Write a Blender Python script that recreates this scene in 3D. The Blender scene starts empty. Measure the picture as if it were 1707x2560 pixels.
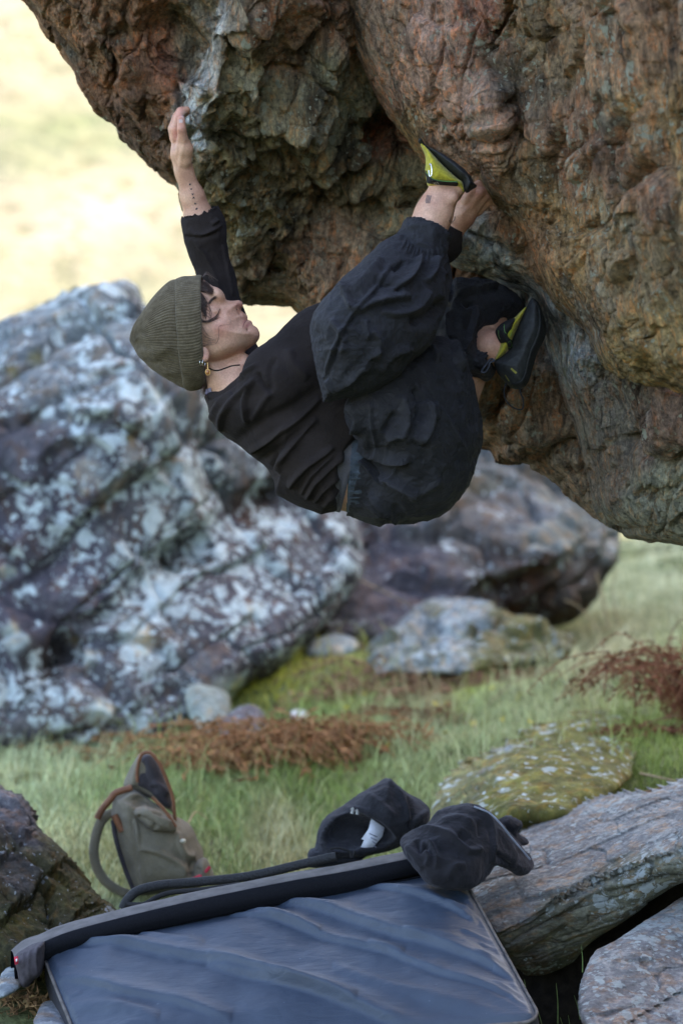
import bpy, math, random
import numpy as np
from mathutils import Vector
from mathutils.bvhtree import BVHTree

# ------------------------------------------------------------------ camera, sky, sun, exposure
SC = bpy.context.scene
COL = SC.collection
CAM_D, CAM_H = 5.2, 1.0                     # the climber hangs 5.2 m from the lens, lens 1 m above the turf
LENS, SENS = 85.0, 24.0
F = LENS / SENS * 1707.0
CX, CY = 853.5, 1280.0
cam = bpy.data.cameras.new('camera')
cam.lens = LENS; cam.sensor_fit = 'HORIZONTAL'; cam.sensor_width = SENS
cam.clip_start = 0.1; cam.clip_end = 2000
cam.dof.use_dof = True; cam.dof.focus_distance = 5.12; cam.dof.aperture_fstop = 2.8; cam.dof.aperture_blades = 9
camo = bpy.data.objects.new('camera', cam); COL.objects.link(camo)
camo.location = (0, -CAM_D, CAM_H); camo.rotation_euler = (math.radians(90), 0, 0)
SC.camera = camo

SUN_EL, SUN_AZ = math.radians(36), math.radians(62)      # azimuth from +Y towards +X: behind the crag added on the right
w = bpy.data.worlds.new('World'); SC.world = w; w.use_nodes = True
nt = w.node_tree; nt.nodes.clear()
sky = nt.nodes.new('ShaderNodeTexSky'); sky.sky_type = 'NISHITA'; sky.sun_disc = False
sky.sun_elevation = SUN_EL; sky.sun_rotation = SUN_AZ
sky.dust_density = 2.5; sky.air_density = 1.0; sky.ozone_density = 1.0
bg = nt.nodes.new('ShaderNodeBackground'); bg.inputs['Strength'].default_value = 0.15
out = nt.nodes.new('ShaderNodeOutputWorld')
nt.links.new(sky.outputs[0], bg.inputs[0]); nt.links.new(bg.outputs[0], out.inputs[0])
sun = bpy.data.lights.new('sun', 'SUN'); sun.energy = 2.9; sun.angle = math.radians(0.5); sun.color = (1, 0.93, 0.82)
suno = bpy.data.objects.new('sun', sun); COL.objects.link(suno)
sd_ = Vector((math.sin(SUN_AZ) * math.cos(SUN_EL), math.cos(SUN_AZ) * math.cos(SUN_EL), math.sin(SUN_EL)))
suno.rotation_euler = sd_.to_track_quat('Z', 'Y').to_euler(); suno.location = (20, 20, 30)
vs = SC.view_settings
vs.view_transform = 'Standard'; vs.look = 'None'; vs.exposure = 2.72; vs.gamma = 1.0; vs.use_curve_mapping = False
vs.use_white_balance = True; vs.white_balance_temperature = 7200; vs.white_balance_tint = 12
SC.cycles.use_denoising = True
SC.cycles.max_bounces = 6; SC.cycles.diffuse_bounces = 4; SC.cycles.glossy_bounces = 2
SC.cycles.transparent_max_bounces = 4; SC.cycles.sample_clamp_indirect = 8

# ------------------------------------------------------------------ helpers
def P(px, py, dy=0.0):
    d = CAM_D + dy
    return np.array([(px - CX) / F * d, dy, CAM_H + (CY - py) / F * d])
def PV(px, py, dy=0.0): return Vector(P(px, py, dy))
def proj(V):
    d = V[:, 1] + CAM_D
    return CX + V[:, 0] * F / d, CY - (V[:, 2] - CAM_H) * F / d
PXM = F / CAM_D                              # picture units per metre at the climber

def hash3(i, j, k, seed):
    h = (i.astype(np.int64) * 374761393 + j.astype(np.int64) * 668265263 + k.astype(np.int64) * 2147483647 + seed * 974711) & 0xffffffff
    h = ((h ^ (h >> 13)) * 1274126177) & 0xffffffff
    h = ((h ^ (h >> 15)) * 2246822519) & 0xffffffff
    return ((h ^ (h >> 16)) & 0xffffff).astype(np.float32) / 8388607.5 - 1.0
def vnoise(p, seed=0):
    p = np.asarray(p, np.float64); f = np.floor(p); t = (p - f).astype(np.float32); f = f.astype(np.int64)
    t = t * t * t * (t * (t * 6 - 15) + 10)
    r = 0
    for a in (0, 1):
        wa = t[:, 0] if a else 1 - t[:, 0]
        for b in (0, 1):
            wb = wa * (t[:, 1] if b else 1 - t[:, 1])
            for c in (0, 1):
                r = r + wb * (t[:, 2] if c else 1 - t[:, 2]) * hash3(f[:, 0] + a, f[:, 1] + b, f[:, 2] + c, seed)
    return r
def fbm(p, octv=4, seed=0, gain=0.5, lac=2.03):
    r, a, s = 0, 1.0, 0
    for o in range(octv):
        r = r + a * vnoise(p * lac ** o + 17.3 * o, seed + o); s += a; a *= gain
    return r / s
def ridged(p, octv=4, seed=0, gain=0.55, lac=2.05):
    r, a, s = 0, 1.0, 0
    for o in range(octv):
        r = r + a * (1 - np.abs(vnoise(p * lac ** o + 9.7 * o, seed + o)) * 1.8); s += a; a *= gain
    return r / s
def sstep(a, b, x):
    t = np.clip((x - a) / (b - a), 0, 1); return t * t * (3 - 2 * t)
def smooth_poly(pts, n=4, closed=True):
    """Catmull-Rom through the points"""
    pts = np.asarray(pts, float); m = len(pts); o = []
    for i in range(m if closed else m - 1):
        if closed: p0, p1, p2, p3 = pts[(i - 1) % m], pts[i], pts[(i + 1) % m], pts[(i + 2) % m]
        else: p0, p1, p2, p3 = pts[max(i - 1, 0)], pts[i], pts[i + 1], pts[min(i + 2, m - 1)]
        for k in range(n):
            t = k / n
            o.append(0.5 * ((2 * p1) + (-p0 + p2) * t + (2 * p0 - 5 * p1 + 4 * p2 - p3) * t * t + (-p0 + 3 * p1 - 3 * p2 + p3) * t ** 3))
    if not closed: o.append(pts[-1])
    return np.array(o)
def sd_poly(x, z, poly):
    """distance to a polygon's edge, positive inside"""
    poly = np.asarray(poly, float); best = np.full(x.shape, 1e18); ins = np.zeros(x.shape, bool)
    for i in range(len(poly)):
        a = poly[i]; b = poly[(i + 1) % len(poly)]
        ex, ez = b - a; L = ex * ex + ez * ez + 1e-12
        t = np.clip(((x - a[0]) * ex + (z - a[1]) * ez) / L, 0, 1)
        best = np.minimum(best, (x - a[0] - t * ex) ** 2 + (z - a[1] - t * ez) ** 2)
        if a[1] != b[1]:
            ins ^= ((a[1] > z) != (b[1] > z)) & (x < (b[0] - a[0]) * (z - a[1]) / (b[1] - a[1]) + a[0])
    return np.where(ins, 1, -1) * np.sqrt(best)
def d_line(x, z, pts):
    """distance to an open polyline, signed side (+ right-hand/below when drawn left to right), and place along it 0..1"""
    pts = np.asarray(pts, float); best = np.full(x.shape, 1e18); side = np.zeros(x.shape); along = np.zeros(x.shape)
    n = len(pts) - 1
    for i in range(n):
        a, b = pts[i], pts[i + 1]; ex, ez = b - a; L = ex * ex + ez * ez + 1e-12
        tt = ((x - a[0]) * ex + (z - a[1]) * ez) / L; t = np.clip(tt, 0, 1)
        d = (x - a[0] - t * ex) ** 2 + (z - a[1] - t * ez) ** 2
        m = d < best; best = np.where(m, d, best)
        side = np.where(m, np.sign(ex * (z - a[1]) - ez * (x - a[0])), side); along = np.where(m, (i + t) / n, along)
    return np.sqrt(best), side, along
def stroke_field(px, py, strokes):
    """sum of hand-placed ridges ('r'), and one-sided steps ('s'), in metres"""
    o = np.zeros(px.shape)
    for st in strokes:
        pts, wd, amp = st[0], st[1], st[2]; kind = st[3] if len(st) > 3 else 'r'
        pp = np.asarray(pts, float); mg = wd * (9 if kind == 's' else 3.2)
        m = (px > pp[:, 0].min() - mg) & (px < pp[:, 0].max() + mg) & (py > pp[:, 1].min() - mg) & (py < pp[:, 1].max() + mg)
        if not m.any(): continue
        if len(pts) > 2: pts = smooth_poly(pts, 4, False)
        d, s, al = d_line(px[m], py[m], pts)
        tap = np.sqrt(np.clip(np.minimum(al, 1 - al) * 5, 0.0, 1)) if kind != 'c' else 1.0
        if kind == 's':
            sg = d * s
            v = sstep(-0.55 * wd, 0.55 * wd, sg) * np.exp(-np.clip(sg, 0, None) / (2.2 * wd)) * (0.35 + 0.65 * tap)
        elif kind == 'a':                                         # sharp on one side, soft on the other
            sg = d * s
            v = np.where(sg > 0, np.exp(-(sg / (0.38 * wd)) ** 2), np.exp(-(sg / (1.25 * wd)) ** 2)) * tap
        else: v = np.exp(-(d / wd) ** 2) * tap
        o[m] += amp * v
    return o
class TPS:
    def __init__(s, pts):
        pts = np.asarray(pts, float); s.c = pts[:, :2] / 500.0; n = len(pts)
        r2 = ((s.c[:, None] - s.c[None]) ** 2).sum(-1); K = 0.5 * r2 * np.log(r2 + 1e-9) + np.eye(n) * 1e-3
        Q = np.hstack([np.ones((n, 1)), s.c]); A = np.vstack([np.hstack([K, Q]), np.hstack([Q.T, np.zeros((3, 3))])])
        s.w = np.linalg.solve(A, np.concatenate([pts[:, 2], np.zeros(3)]))
    def __call__(s, px, py):
        q = np.stack([np.ravel(px), np.ravel(py)], 1) / 500.0; o = np.zeros(len(q))
        for i, c in enumerate(s.c):
            r2 = ((q - c) ** 2).sum(1); o += s.w[i] * 0.5 * r2 * np.log(r2 + 1e-9)
        n = len(s.c); o += s.w[n] + q @ s.w[n + 1:]
        return o.reshape(np.shape(px))

def mesh_np(name, V, faces, mat=None, parent=None, smooth=True, col=None, mats=None, fmat=None):
    """faces: list of int arrays (n,3) or (n,4)"""
    me = bpy.data.meshes.new(name); V = np.ascontiguousarray(V, np.float32)
    fl = [np.asarray(f, np.int32) for f in (faces if isinstance(faces, list) else [faces]) if len(f)]
    loops = np.concatenate([f.ravel() for f in fl]); tot = np.concatenate([np.full(len(f), f.shape[1], np.int32) for f in fl])
    st = np.concatenate([[0], np.cumsum(tot)[:-1]]).astype(np.int32)
    me.vertices.add(len(V)); me.vertices.foreach_set('co', V.ravel())
    me.loops.add(len(loops)); me.loops.foreach_set('vertex_index', loops)
    me.polygons.add(len(tot)); me.polygons.foreach_set('loop_start', st); me.polygons.foreach_set('loop_total', tot)
    if smooth: me.polygons.foreach_set('use_smooth', np.ones(len(tot), bool))
    for m in (mats or [mat]):
        if m: me.materials.append(m)
    if fmat is not None: me.polygons.foreach_set('material_index', np.asarray(fmat, np.int32))
    me.update(calc_edges=True)
    if col is not None:
        a = me.color_attributes.new('col', 'FLOAT_COLOR', 'POINT'); c = np.ones((len(V), 4), np.float32); c[:, :col.shape[1]] = col
        a.data.foreach_set('color', c.ravel())
    o = bpy.data.objects.new(name, me); COL.objects.link(o)
    if parent: o.parent = parent
    return o
def tag(o, label=None, cat=None, group=None, kind=None):
    if label: o['label'] = label
    if cat: o['category'] = cat
    if group: o['group'] = group
    if kind: o['kind'] = kind
    return o
def thing(name, label, cat, group=None):
    o = bpy.data.objects.new(name, None); COL.objects.link(o); o.empty_display_size = 0.1
    return tag(o, label, cat, group)

# ------------------------------------------------------------------ node materials
class NM:
    def __init__(s, name, rough=0.8, spec=0.3):
        s.m = bpy.data.materials.new(name); s.m.use_nodes = True; s.t = s.m.node_tree; s.b = s.t.nodes['Principled BSDF']
        s.b.inputs['Roughness'].default_value = rough; s.b.inputs['Specular IOR Level'].default_value = spec
        s.tc = s.t.nodes.new('ShaderNodeTexCoord')
    def n(s, typ, **kw):
        x = s.t.nodes.new(typ)
        for k, v in kw.items():
            if hasattr(x, k): setattr(x, k, v)
            else: x.inputs[k.replace('_', ' ')].default_value = v
        return x
    def l(s, a, b): s.t.links.new(a, b)
    def coords(s, scale=(1, 1, 1), rot=(0, 0, 0)):
        mp = s.n('ShaderNodeMapping'); mp.inputs['Scale'].default_value = scale; mp.inputs['Rotation'].default_value = rot
        s.l(s.tc.outputs['Object'], mp.inputs[0]); return mp.outputs[0]
    def noise(s, scale, detail=6, rough=0.55, vec=None, dist=0.0):
        x = s.n('ShaderNodeTexNoise'); x.inputs['Scale'].default_value = scale; x.inputs['Detail'].default_value = detail
        x.inputs['Roughness'].default_value = rough; x.inputs['Distortion'].default_value = dist
        s.l(vec if vec is not None else s.tc.outputs['Object'], x.inputs['Vector']); return x.outputs['Fac']
    def ramp(s, fac, stops, interp='LINEAR'):
        r = s.n('ShaderNodeValToRGB'); r.color_ramp.interpolation = interp; e = r.color_ramp.elements
        while len(e) < len(stops): e.new(0.5)
        for i, (p, c) in enumerate(stops):
            e[i].position = p; e[i].color = tuple(c) + (1,) if len(c) == 3 else c
        s.l(fac, r.inputs[0]); return r.outputs[0]
    def gray(s, fac, a, b): return s.ramp(fac, [(a, (0, 0, 0)), (b, (1, 1, 1))])
    def mix(s, fac, a, b, typ='MIX'):
        x = s.n('ShaderNodeMix'); x.data_type = 'RGBA'; x.blend_type = typ; x.clamp_factor = True
        for inp, v in ((x.inputs[0], fac), (x.inputs[6], a), (x.inputs[7], b)):
            if isinstance(v, (int, float)): inp.default_value = v
            elif isinstance(v, tuple): inp.default_value = v + (1,) if len(v) == 3 else v
            else: s.l(v, inp)
        return x.outputs[2]
    def math(s, op, a, b=0.0):
        x = s.n('ShaderNodeMath'); x.operation = op
        for inp, v in ((x.inputs[0], a), (x.inputs[1], b)):
            if isinstance(v, (int, float)): inp.default_value = v
            else: s.l(v, inp)
        return x.outputs[0]
    def col(s): 
        a = s.n('ShaderNodeVertexColor'); a.layer_name = 'col'; return a.outputs[0]
    def base(s, c):
        if isinstance(c, tuple): s.b.inputs['Base Color'].default_value = c + (1,)
        else: s.l(c, s.b.inputs['Base Color'])
        return s
    def rough(s, v): s.l(v, s.b.inputs['Roughness']); return s
    def bump(s, h, strength=0.5, dist=0.01):
        b = s.n('ShaderNodeBump'); b.inputs['Strength'].default_value = strength; b.inputs['Distance'].default_value = dist
        s.l(h, b.inputs['Height'])
        if s.b.inputs['Normal'].is_linked: s.l(s.b.inputs['Normal'].links[0].from_socket, b.inputs['Normal'])
        s.l(b.outputs[0], s.b.inputs['Normal']); return s

def rock_mat(name, streak_rot=(0, 0, 0), streak=(14, 14, 3.2), lichen=(0.42, 0.44, 0.36), lich_t=(0.66, 0.72), fine=60, spots=0.0, bump=1.0, dark=0.35, crest=(0.30, 0.24, 0.15), crest_amt=0.5, spot_scale=(26, 60), stain=0.0, pale=(0.32, 0.30, 0.26)):
    m = NM(name, 0.86, 0.25); c = m.col()
    sv = m.coords(streak, streak_rot)
    n1 = m.noise(1.0, 9, 0.66, sv, 0.9); n2 = m.noise(fine, 7, 0.68); n3 = m.noise(2.3, 6, 0.62, sv, 0.5)
    v = m.math('ADD', m.math('MULTIPLY', n1, 0.55), m.math('MULTIPLY', n2, 0.55))
    k = m.ramp(v, [(0.38, (dark, dark, dark)), (0.53, (0.85, 0.85, 0.85)), (0.66, (1.6, 1.55, 1.45)), (0.78, (2.3, 2.2, 2.0))])
    c1 = m.mix(1.0, c, k, 'MULTIPLY')
    if stain > 0:                                                # black seepage, bare pale breaks
        n4 = m.noise(1.0, 7, 0.66, m.coords(tuple(x * 0.28 for x in streak), streak_rot), 0.7); n5 = m.noise(5.5, 7, 0.68, None, 0.5)
        c1 = m.mix(m.math('MULTIPLY', m.ramp(n4, [(0.36, (1, 1, 1)), (0.46, (0, 0, 0))]), stain), c1, (0.028, 0.022, 0.016))
        c1 = m.mix(m.math('MULTIPLY', m.gray(n5, 0.57, 0.66), stain * 0.75), c1, m.mix(1.0, pale, k, 'MULTIPLY'))
    rust = m.gray(n3, 0.5, 0.62)
    c1 = m.mix(m.math('MULTIPLY', rust, 0.5), c1, m.mix(1.0, c1, (1.6, 0.9, 0.45), 'MULTIPLY'))
    vein = m.noise(3.1, 8, 0.7, m.coords(tuple(x * 0.9 for x in streak), streak_rot), 1.6)          # pale fibres along the grain
    c1 = m.mix(m.math('MULTIPLY', m.gray(vein, 0.60, 0.72), crest_amt), c1, crest)
    l1 = m.noise(fine * 0.6, 6, 0.7, None, 0.4); l2 = m.noise(5.0, 3, 0.5)
    lf = m.gray(m.math('ADD', m.math('MULTIPLY', l1, 0.75), m.math('MULTIPLY', l2, 0.35)), *lich_t)
    c1 = m.mix(lf, c1, lichen)
    if spots > 0:
        big = m.math('ADD', m.math('MULTIPLY', m.gray(m.noise(1.9, 5, 0.62), 0.40, 0.62), 0.62), 0.12)
        for i, sc in enumerate(spot_scale):
            wv = m.n('ShaderNodeMix'); wv.data_type = 'RGBA'; wv.inputs[0].default_value = 1.1 / sc
            nn = m.n('ShaderNodeTexNoise'); nn.inputs['Scale'].default_value = sc * 1.3; nn.inputs['Detail'].default_value = 4; m.l(m.tc.outputs['Object'], nn.inputs['Vector'])
            m.l(m.tc.outputs['Object'], wv.inputs[6]); m.l(nn.outputs['Color'], wv.inputs[7])
            vo = m.n('ShaderNodeTexVoronoi'); vo.feature = 'F1'; vo.inputs['Scale'].default_value = sc; m.l(wv.outputs[2], vo.inputs['Vector'])
            sx = m.n('ShaderNodeSeparateColor'); m.l(vo.outputs['Color'], sx.inputs[0])
            th = m.math('MULTIPLY', m.math('MULTIPLY', m.math('POWER', sx.outputs[0], 1.6), big), spots)
            sp = m.gray(m.math('SUBTRACT', th, vo.outputs['Distance']), -0.03, 0.05)
            c1 = m.mix(m.math('MULTIPLY', sp, m.math('ADD', m.math('MULTIPLY', sx.outputs[1], 0.6), 0.4)), c1, lichen)
    m.base(c1)
    m.bump(n2, 1.0 * bump, 0.008); m.bump(n1, 1.0 * bump, 0.035); m.bump(vein, 0.6 * bump, 0.014)
    return m.m
def simple_mat(name, c, rough=0.8, spec=0.3, nscale=80, var=0.25, bump=0.2, bdist=0.002, sheen=0.0, metal=0.0):
    m = NM(name, rough, spec); n = m.noise(nscale, 5, 0.6)
    k = m.ramp(n, [(0.3, (1 - var,) * 3), (0.7, (1 + var,) * 3)])
    m.base(m.mix(1.0, tuple(c), k, 'MULTIPLY')); m.bump(n, bump, bdist)
    m.b.inputs['Sheen Weight'].default_value = sheen; m.b.inputs['Metallic'].default_value = metal
    return m.m

# ------------------------------------------------------------------ rock faces: outline, depth points, hand-placed ridges, noise, colour zones
def zone_colour(px, py, P3, zones, seed, warp=0.35, scale=6.0):
    wx = fbm(P3 * scale, 3, seed + 50); wz = fbm(P3 * scale, 3, seed + 60)
    acc = np.zeros((len(px), 3)); ws = np.zeros(len(px))
    for (zx, zy, r, c) in zones:
        dx = (px - zx) / r + wx * warp * 3; dz = (py - zy) / r + wz * warp * 3
        wgt = np.exp(-(dx * dx + dz * dz) * 1.3) + 1e-7
        wgt = wgt ** 1.5
        acc += wgt[:, None] * np.array(c); ws += wgt
    return acc / ws[:, None]
def nets(f, lo, h):
    """surface nets of a scalar grid (negative inside)"""
    S = f < 0; nx, ny, nz = f.shape; h = np.broadcast_to(np.asarray(h, float), (3,))
    c = np.zeros((nx - 1, ny - 1, nz - 1), np.uint8)
    for a in (0, 1):
        for b in (0, 1):
            for d in (0, 1): c += S[a:nx - 1 + a, b:ny - 1 + b, d:nz - 1 + d]
    act = (c > 0) & (c < 8); I = np.argwhere(act); idx = np.full(act.shape, -1, np.int32); idx[act] = np.arange(len(I))
    off = np.array([(a, b, d) for a in (0, 1) for b in (0, 1) for d in (0, 1)]); val = np.stack([f[I[:, 0] + o[0], I[:, 1] + o[1], I[:, 2] + o[2]] for o in off], 1)
    acc = np.zeros((len(I), 3)); n = np.zeros(len(I))
    for i in range(8):
        for j in range(i + 1, 8):
            if abs(off[i] - off[j]).sum() != 1: continue
            m = (val[:, i] < 0) != (val[:, j] < 0); t = np.where(m, val[:, i] / np.where(m, val[:, i] - val[:, j], 1), 0)
            acc += np.where(m[:, None], off[i] + t[:, None] * (off[j] - off[i]), 0); n += m
    V = np.asarray(lo) + h * (I + acc / n[:, None]); Q = []
    for ax in range(3):
        A = [slice(1, -1)] * 3; B = [slice(1, -1)] * 3; A[ax] = slice(0, -1); B[ax] = slice(1, None)
        s0, s1 = S[tuple(A)], S[tuple(B)]; E = np.argwhere(s0 != s1); ins = s0[tuple(E.T)]
        E = E + np.array([0 if k == ax else 1 for k in range(3)])
        u, v = [(1, 2), (2, 0), (0, 1)][ax]; o = []
        for du, dv in ((-1, -1), (0, -1), (0, 0), (-1, 0)):
            e = E.copy(); e[:, u] += du; e[:, v] += dv; o.append(idx[tuple(e.T)])
        q = np.stack(o, 1); q[~ins] = q[~ins][:, ::-1]; Q.append(q)
    Q = np.concatenate(Q); return V, Q[(Q >= 0).all(1)]
def vnormals(V, Q):
    a, b, c, d = (V[Q[:, i]] for i in range(4)); fn = np.cross(c - a, d - b); N = np.zeros_like(V)
    for k in range(3):
        N[:, k] = sum(np.bincount(Q[:, i], fn[:, k], len(V)) for i in range(4))
    return N / (np.linalg.norm(N, axis=1, keepdims=True) + 1e-12)
def relax(V, Q, w=0.5, it=1):
    for _ in range(it):
        acc = np.zeros_like(V); cnt = np.zeros(len(V))
        for i in range(4):
            for k in range(3): acc[:, k] += np.bincount(Q[:, i], V[Q[:, (i + 1) % 4], k] + V[Q[:, (i + 3) % 4], k], len(V))
            cnt += 2 * np.bincount(Q[:, i], minlength=len(V))
        V = V + (acc / np.maximum(cnt, 1)[:, None] - V) * w
    return V
def subdivide(V, Q):
    E = np.concatenate([Q[:, [0, 1]], Q[:, [1, 2]], Q[:, [2, 3]], Q[:, [3, 0]]]); E = np.sort(E, 1); key = E[:, 0].astype(np.int64) * len(V) + E[:, 1]
    u, inv = np.unique(key, return_inverse=True); n, m = len(V), len(Q); em = (V[u // len(V)] + V[u % len(V)]) / 2; fc = V[Q].mean(1); e = inv.reshape(4, m) + n; f = np.arange(m) + n + len(u)
    q = np.concatenate([np.stack([Q[:, i], e[i], f, e[(i - 1) % 4]], 1) for i in range(4)]); return np.concatenate([V, em, fc]), q
def rock_face(name, outline, depth, mat, strokes=(), res=0.006, R=0.10, back=0.25, wall=0.5, noise=(), zones=((853, 1280, 5000, (0.2, 0.18, 0.17)),), seed=1, edge=0.012, edge_scale=9.0, parent=None, zdiv=1, colour_fn=None, curve=True, gain=1.0, smooth=True, lip=0.12):
    tps = TPS(depth); h = res * 2
    ol = smooth_poly(outline, 3) if curve else np.array(outline, float)
    dol = tps(ol[:, 0], ol[:, 1]); W = np.stack([(ol[:, 0] - CX) / F * (CAM_D + dol), CAM_H + (CY - ol[:, 1]) / F * (CAM_D + dol)], 1)
    x0, z0 = W.min(0) - 3 * h; x1, z1 = W.max(0) + 3 * h
    xs = np.arange(x0, x1, h); zs = np.arange(z0, z1, h); X, Z = np.meshgrid(xs, zs, indexing='ij'); Y = np.full(X.shape, float(np.mean(dol)))
    for _ in range(4):
        d = CAM_D + Y; px = CX + X * F / d; py = CY - (Z - CAM_H) * F / d
        Y = tps(np.clip(px, ol[:, 0].min() - 60, ol[:, 0].max() + 60), np.clip(py, ol[:, 1].min() - 60, ol[:, 1].max() + 60))
    k = F / float(np.mean(CAM_D + Y))
    e = (fbm(np.stack([X.ravel(), Y.ravel(), Z.ravel()], 1) * edge_scale, 4, seed + 5) * edge).reshape(X.shape)
    sd = sd_poly(px, py, ol) / k + e
    YB = Y + back + lip; t = np.clip(sd / R, 0, 1); Y = Y + back * (1 - np.sqrt(np.clip(1 - (1 - t) ** 2, 0, 1)))
    if strokes: Y = Y - stroke_field(px, py, strokes)
    g1, g0 = np.gradient(Y, h); cs = (1 / np.sqrt(1 + np.minimum(g1 ** 2 + g0 ** 2, 60)))[:, None, :]
    ins = sd > 0; ya = Y[ins].min() - 3 * h; yb = min(Y[ins].max(), Y[ins].min() + wall + 1.2) + wall * 0.5
    ys = np.arange(ya, yb, h)[None, :, None]
    f = np.maximum((Y[:, None, :] - ys) * cs, -(sd[:, None, :] - np.clip(ys - YB[:, None, :], 0, None) * 0.4)).astype(np.float32)
    f = np.maximum(f, (ys - (yb - 2.5 * h)).astype(np.float32))
    V, Q = nets(f, (x0, ya, z0), h); del f
    V = relax(V, Q, 0.6, 5); V, Q = subdivide(V, Q); V = relax(V, Q, 0.6, 3); N = vnormals(V, Q)
    front = N[:, 1] < 0.35
    disp = np.zeros(len(V))
    for (kind, sx, sy, sz, ang, amp, octv) in noise:
        ca, sa = math.cos(ang), math.sin(ang)
        q = np.stack([(V[:, 0] * ca + V[:, 2] * sa) * sx, V[:, 1] * sy, (-V[:, 0] * sa + V[:, 2] * ca) * sz], 1)
        sdd = seed + int(amp * 1e4)
        if kind == 'f': v = fbm(q, octv, sdd)
        elif kind == 'r': v = ridged(q + 0.5 * fbm(q * 0.7, 2, seed + 3)[:, None], octv, sdd) - 0.4
        elif kind == 'b':                                        # broken facets, each tipped its own way
            q = q + 0.32 * np.stack([fbm(q * 0.8, 3, seed + 11), fbm(q * 0.8, 3, seed + 12), fbm(q * 0.8, 3, seed + 13)], 1)
            c = np.floor(q); fr = q - c - 0.5
            sk_ = hash3(c[:, 2], c[:, 1], c[:, 1] * 0, sdd + 9) * 0.5; q0 = q[:, 0] + sk_; c0 = np.floor(q0); fr0 = q0 - c0 - 0.5     # courses shifted like broken joints
            a1, a2, a3, a4 = (hash3(c0, c[:, 1], c[:, 2], sdd + i) for i in range(4))
            ed = np.minimum(0.5 - np.abs(fr0), 0.5 - np.abs(fr[:, 2])); v = a1 * 0.6 + fr0 * a2 * 1.3 + fr[:, 2] * a3 * 1.3 + fr[:, 1] * a4 - 1.1 * np.exp(-(ed / 0.045) ** 2) * sstep(-0.2, 0.3, a1 + 0.5 * vnoise(q * 1.3, sdd + 4))
        elif kind == 't':                                        # bedding planes: each layer stands out by its own amount
            hh = q[:, 2] - 0.18 * sz * V[:, 1] + 0.16 * fbm(q * np.array([0.6, 0.6, 0.1]), 2, seed + 9); v = (hash3(np.floor(hh), hh * 0, hh * 0, sdd) - 0.5 * np.exp(-((hh - np.floor(hh)) / 0.12) ** 2)) * sstep(0.8, 0.45, N[:, 2])
        elif kind == 'p':                                        # pits and pockets
            v = -np.clip(fbm(q, octv, sdd) - 0.28, 0, 1) * 2.2
        disp += amp * v
    ix = np.clip(((V[:, 0] - x0) / h).astype(int), 0, X.shape[0] - 1); iz = np.clip(((V[:, 2] - z0) / h).astype(int), 0, X.shape[1] - 1)
    V = V + N * (disp * (0.22 + 0.78 * sstep(0, max(0.7 * R, 0.07 if R < 0.15 else 0.1), sd[ix, iz])))[:, None]
    pp, qq = proj(V)
    colr = zone_colour(pp, qq, V, zones, seed) * gain
    if colour_fn: colr = colour_fn(pp, qq, V, colr)
    return mesh_np(name, V, Q, mat, parent, smooth, colr)
# ------------------------------------------------------------------ terrain
GP = [(-9, -6, -.35), (-5, -5, -0.35), (0, -6, -.4), (6, -6, -.2), (-4, 0, -.1), (-0.6, 0.3, -.12), (0.0, -0.6, -.34), (-.8, -.6, -.28), (0.6, -.4, -.6), (0.5, .1, -.5), (1.2, -.6, -.5), (0.75, 0.9, -0.05), (3, 0, 0.1), (-1.2, 1.0, -0.05)]
def gp(px, py, dy): v = P(px, py, dy); GP.append((v[0], v[1], v[2]))
for a in [(300, 2240, 1.1), (600, 2120, 1.6), (0, 1850, 4.2), (650, 1770, 4.2), (900, 1630, 5.2), (1300, 1640, 5.6), (1600, 1420, 14.5), (1500, 1900, 2.4),
          (1700, 1830, 2.1), (900, 2000, 2.1), (1620, 1730, 3.2), (1250, 1760, 3.6), (300, 1980, 2.6), (1700, 1360, 20), (1300, 1420, 16), (700, 1560, 15), (0, 1560, 14), (1450, 1560, 8)]: gp(*a)
GT = TPS([(a * 100, b * 100, c) for a, b, c in GP])
def gz(x, y):
    z = GT(np.clip(x, -7, 7) * 100, np.clip(y, -6, 20) * 100)
    z = np.clip(z, -0.6, 3.0) + 0.09 * vnoise(np.stack([x * 1.5, y * 1.5, x * 0], 1), 4) + 0.022 * vnoise(np.stack([x * 5, y * 5, x * 0], 1), 5)
    z = z - 8 * sstep(21, 45, y) + 6.0 * sstep(7.5, 13, x) * (1 - sstep(30, 46, y))
    return z
def nonuni(lo, hi, c, n, k): 
    t = np.linspace(-1, 1, n); s = np.sinh(k * t) / math.sinh(k)
    return np.where(s < 0, c + s * (c - lo), c + s * (hi - c))
gx_ = nonuni(-260, 260, 0, 260, 6.5); gy_ = nonuni(-120, 90, 2.5, 320, 5.5)
GX, GY = np.meshgrid(gx_, gy_); GZ = gz(GX.ravel(), GY.ravel())
def grid_faces(nx, ny):
    i = np.arange(nx * ny).reshape(ny, nx); return np.stack([i[:-1, :-1].ravel(), i[:-1, 1:].ravel(), i[1:, 1:].ravel(), i[1:, :-1].ravel()], 1)
gm = NM('turf', 0.95, 0.1)
t1 = gm.ramp(gm.noise(1.3, 6, 0.6), [(0.36, (0.10, 0.085, 0.045)), (0.47, (0.12, 0.145, 0.05)), (0.58, (0.20, 0.21, 0.10)), (0.7, (0.28, 0.25, 0.14))])
gm.base(gm.mix(1.0, t1, gm.ramp(gm.noise(55, 5, 0.65), [(0.3, (0.45, 0.45, 0.45)), (0.7, (1.5, 1.5, 1.5))]), 'MULTIPLY')); gm.bump(gm.noise(40, 6, 0.7), 1.0, 0.02)
ground = mesh_np('ground', np.stack([GX.ravel(), GY.ravel(), GZ], 1), grid_faces(len(gx_), len(gy_)), gm.m); tag(ground, kind='structure')

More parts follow.
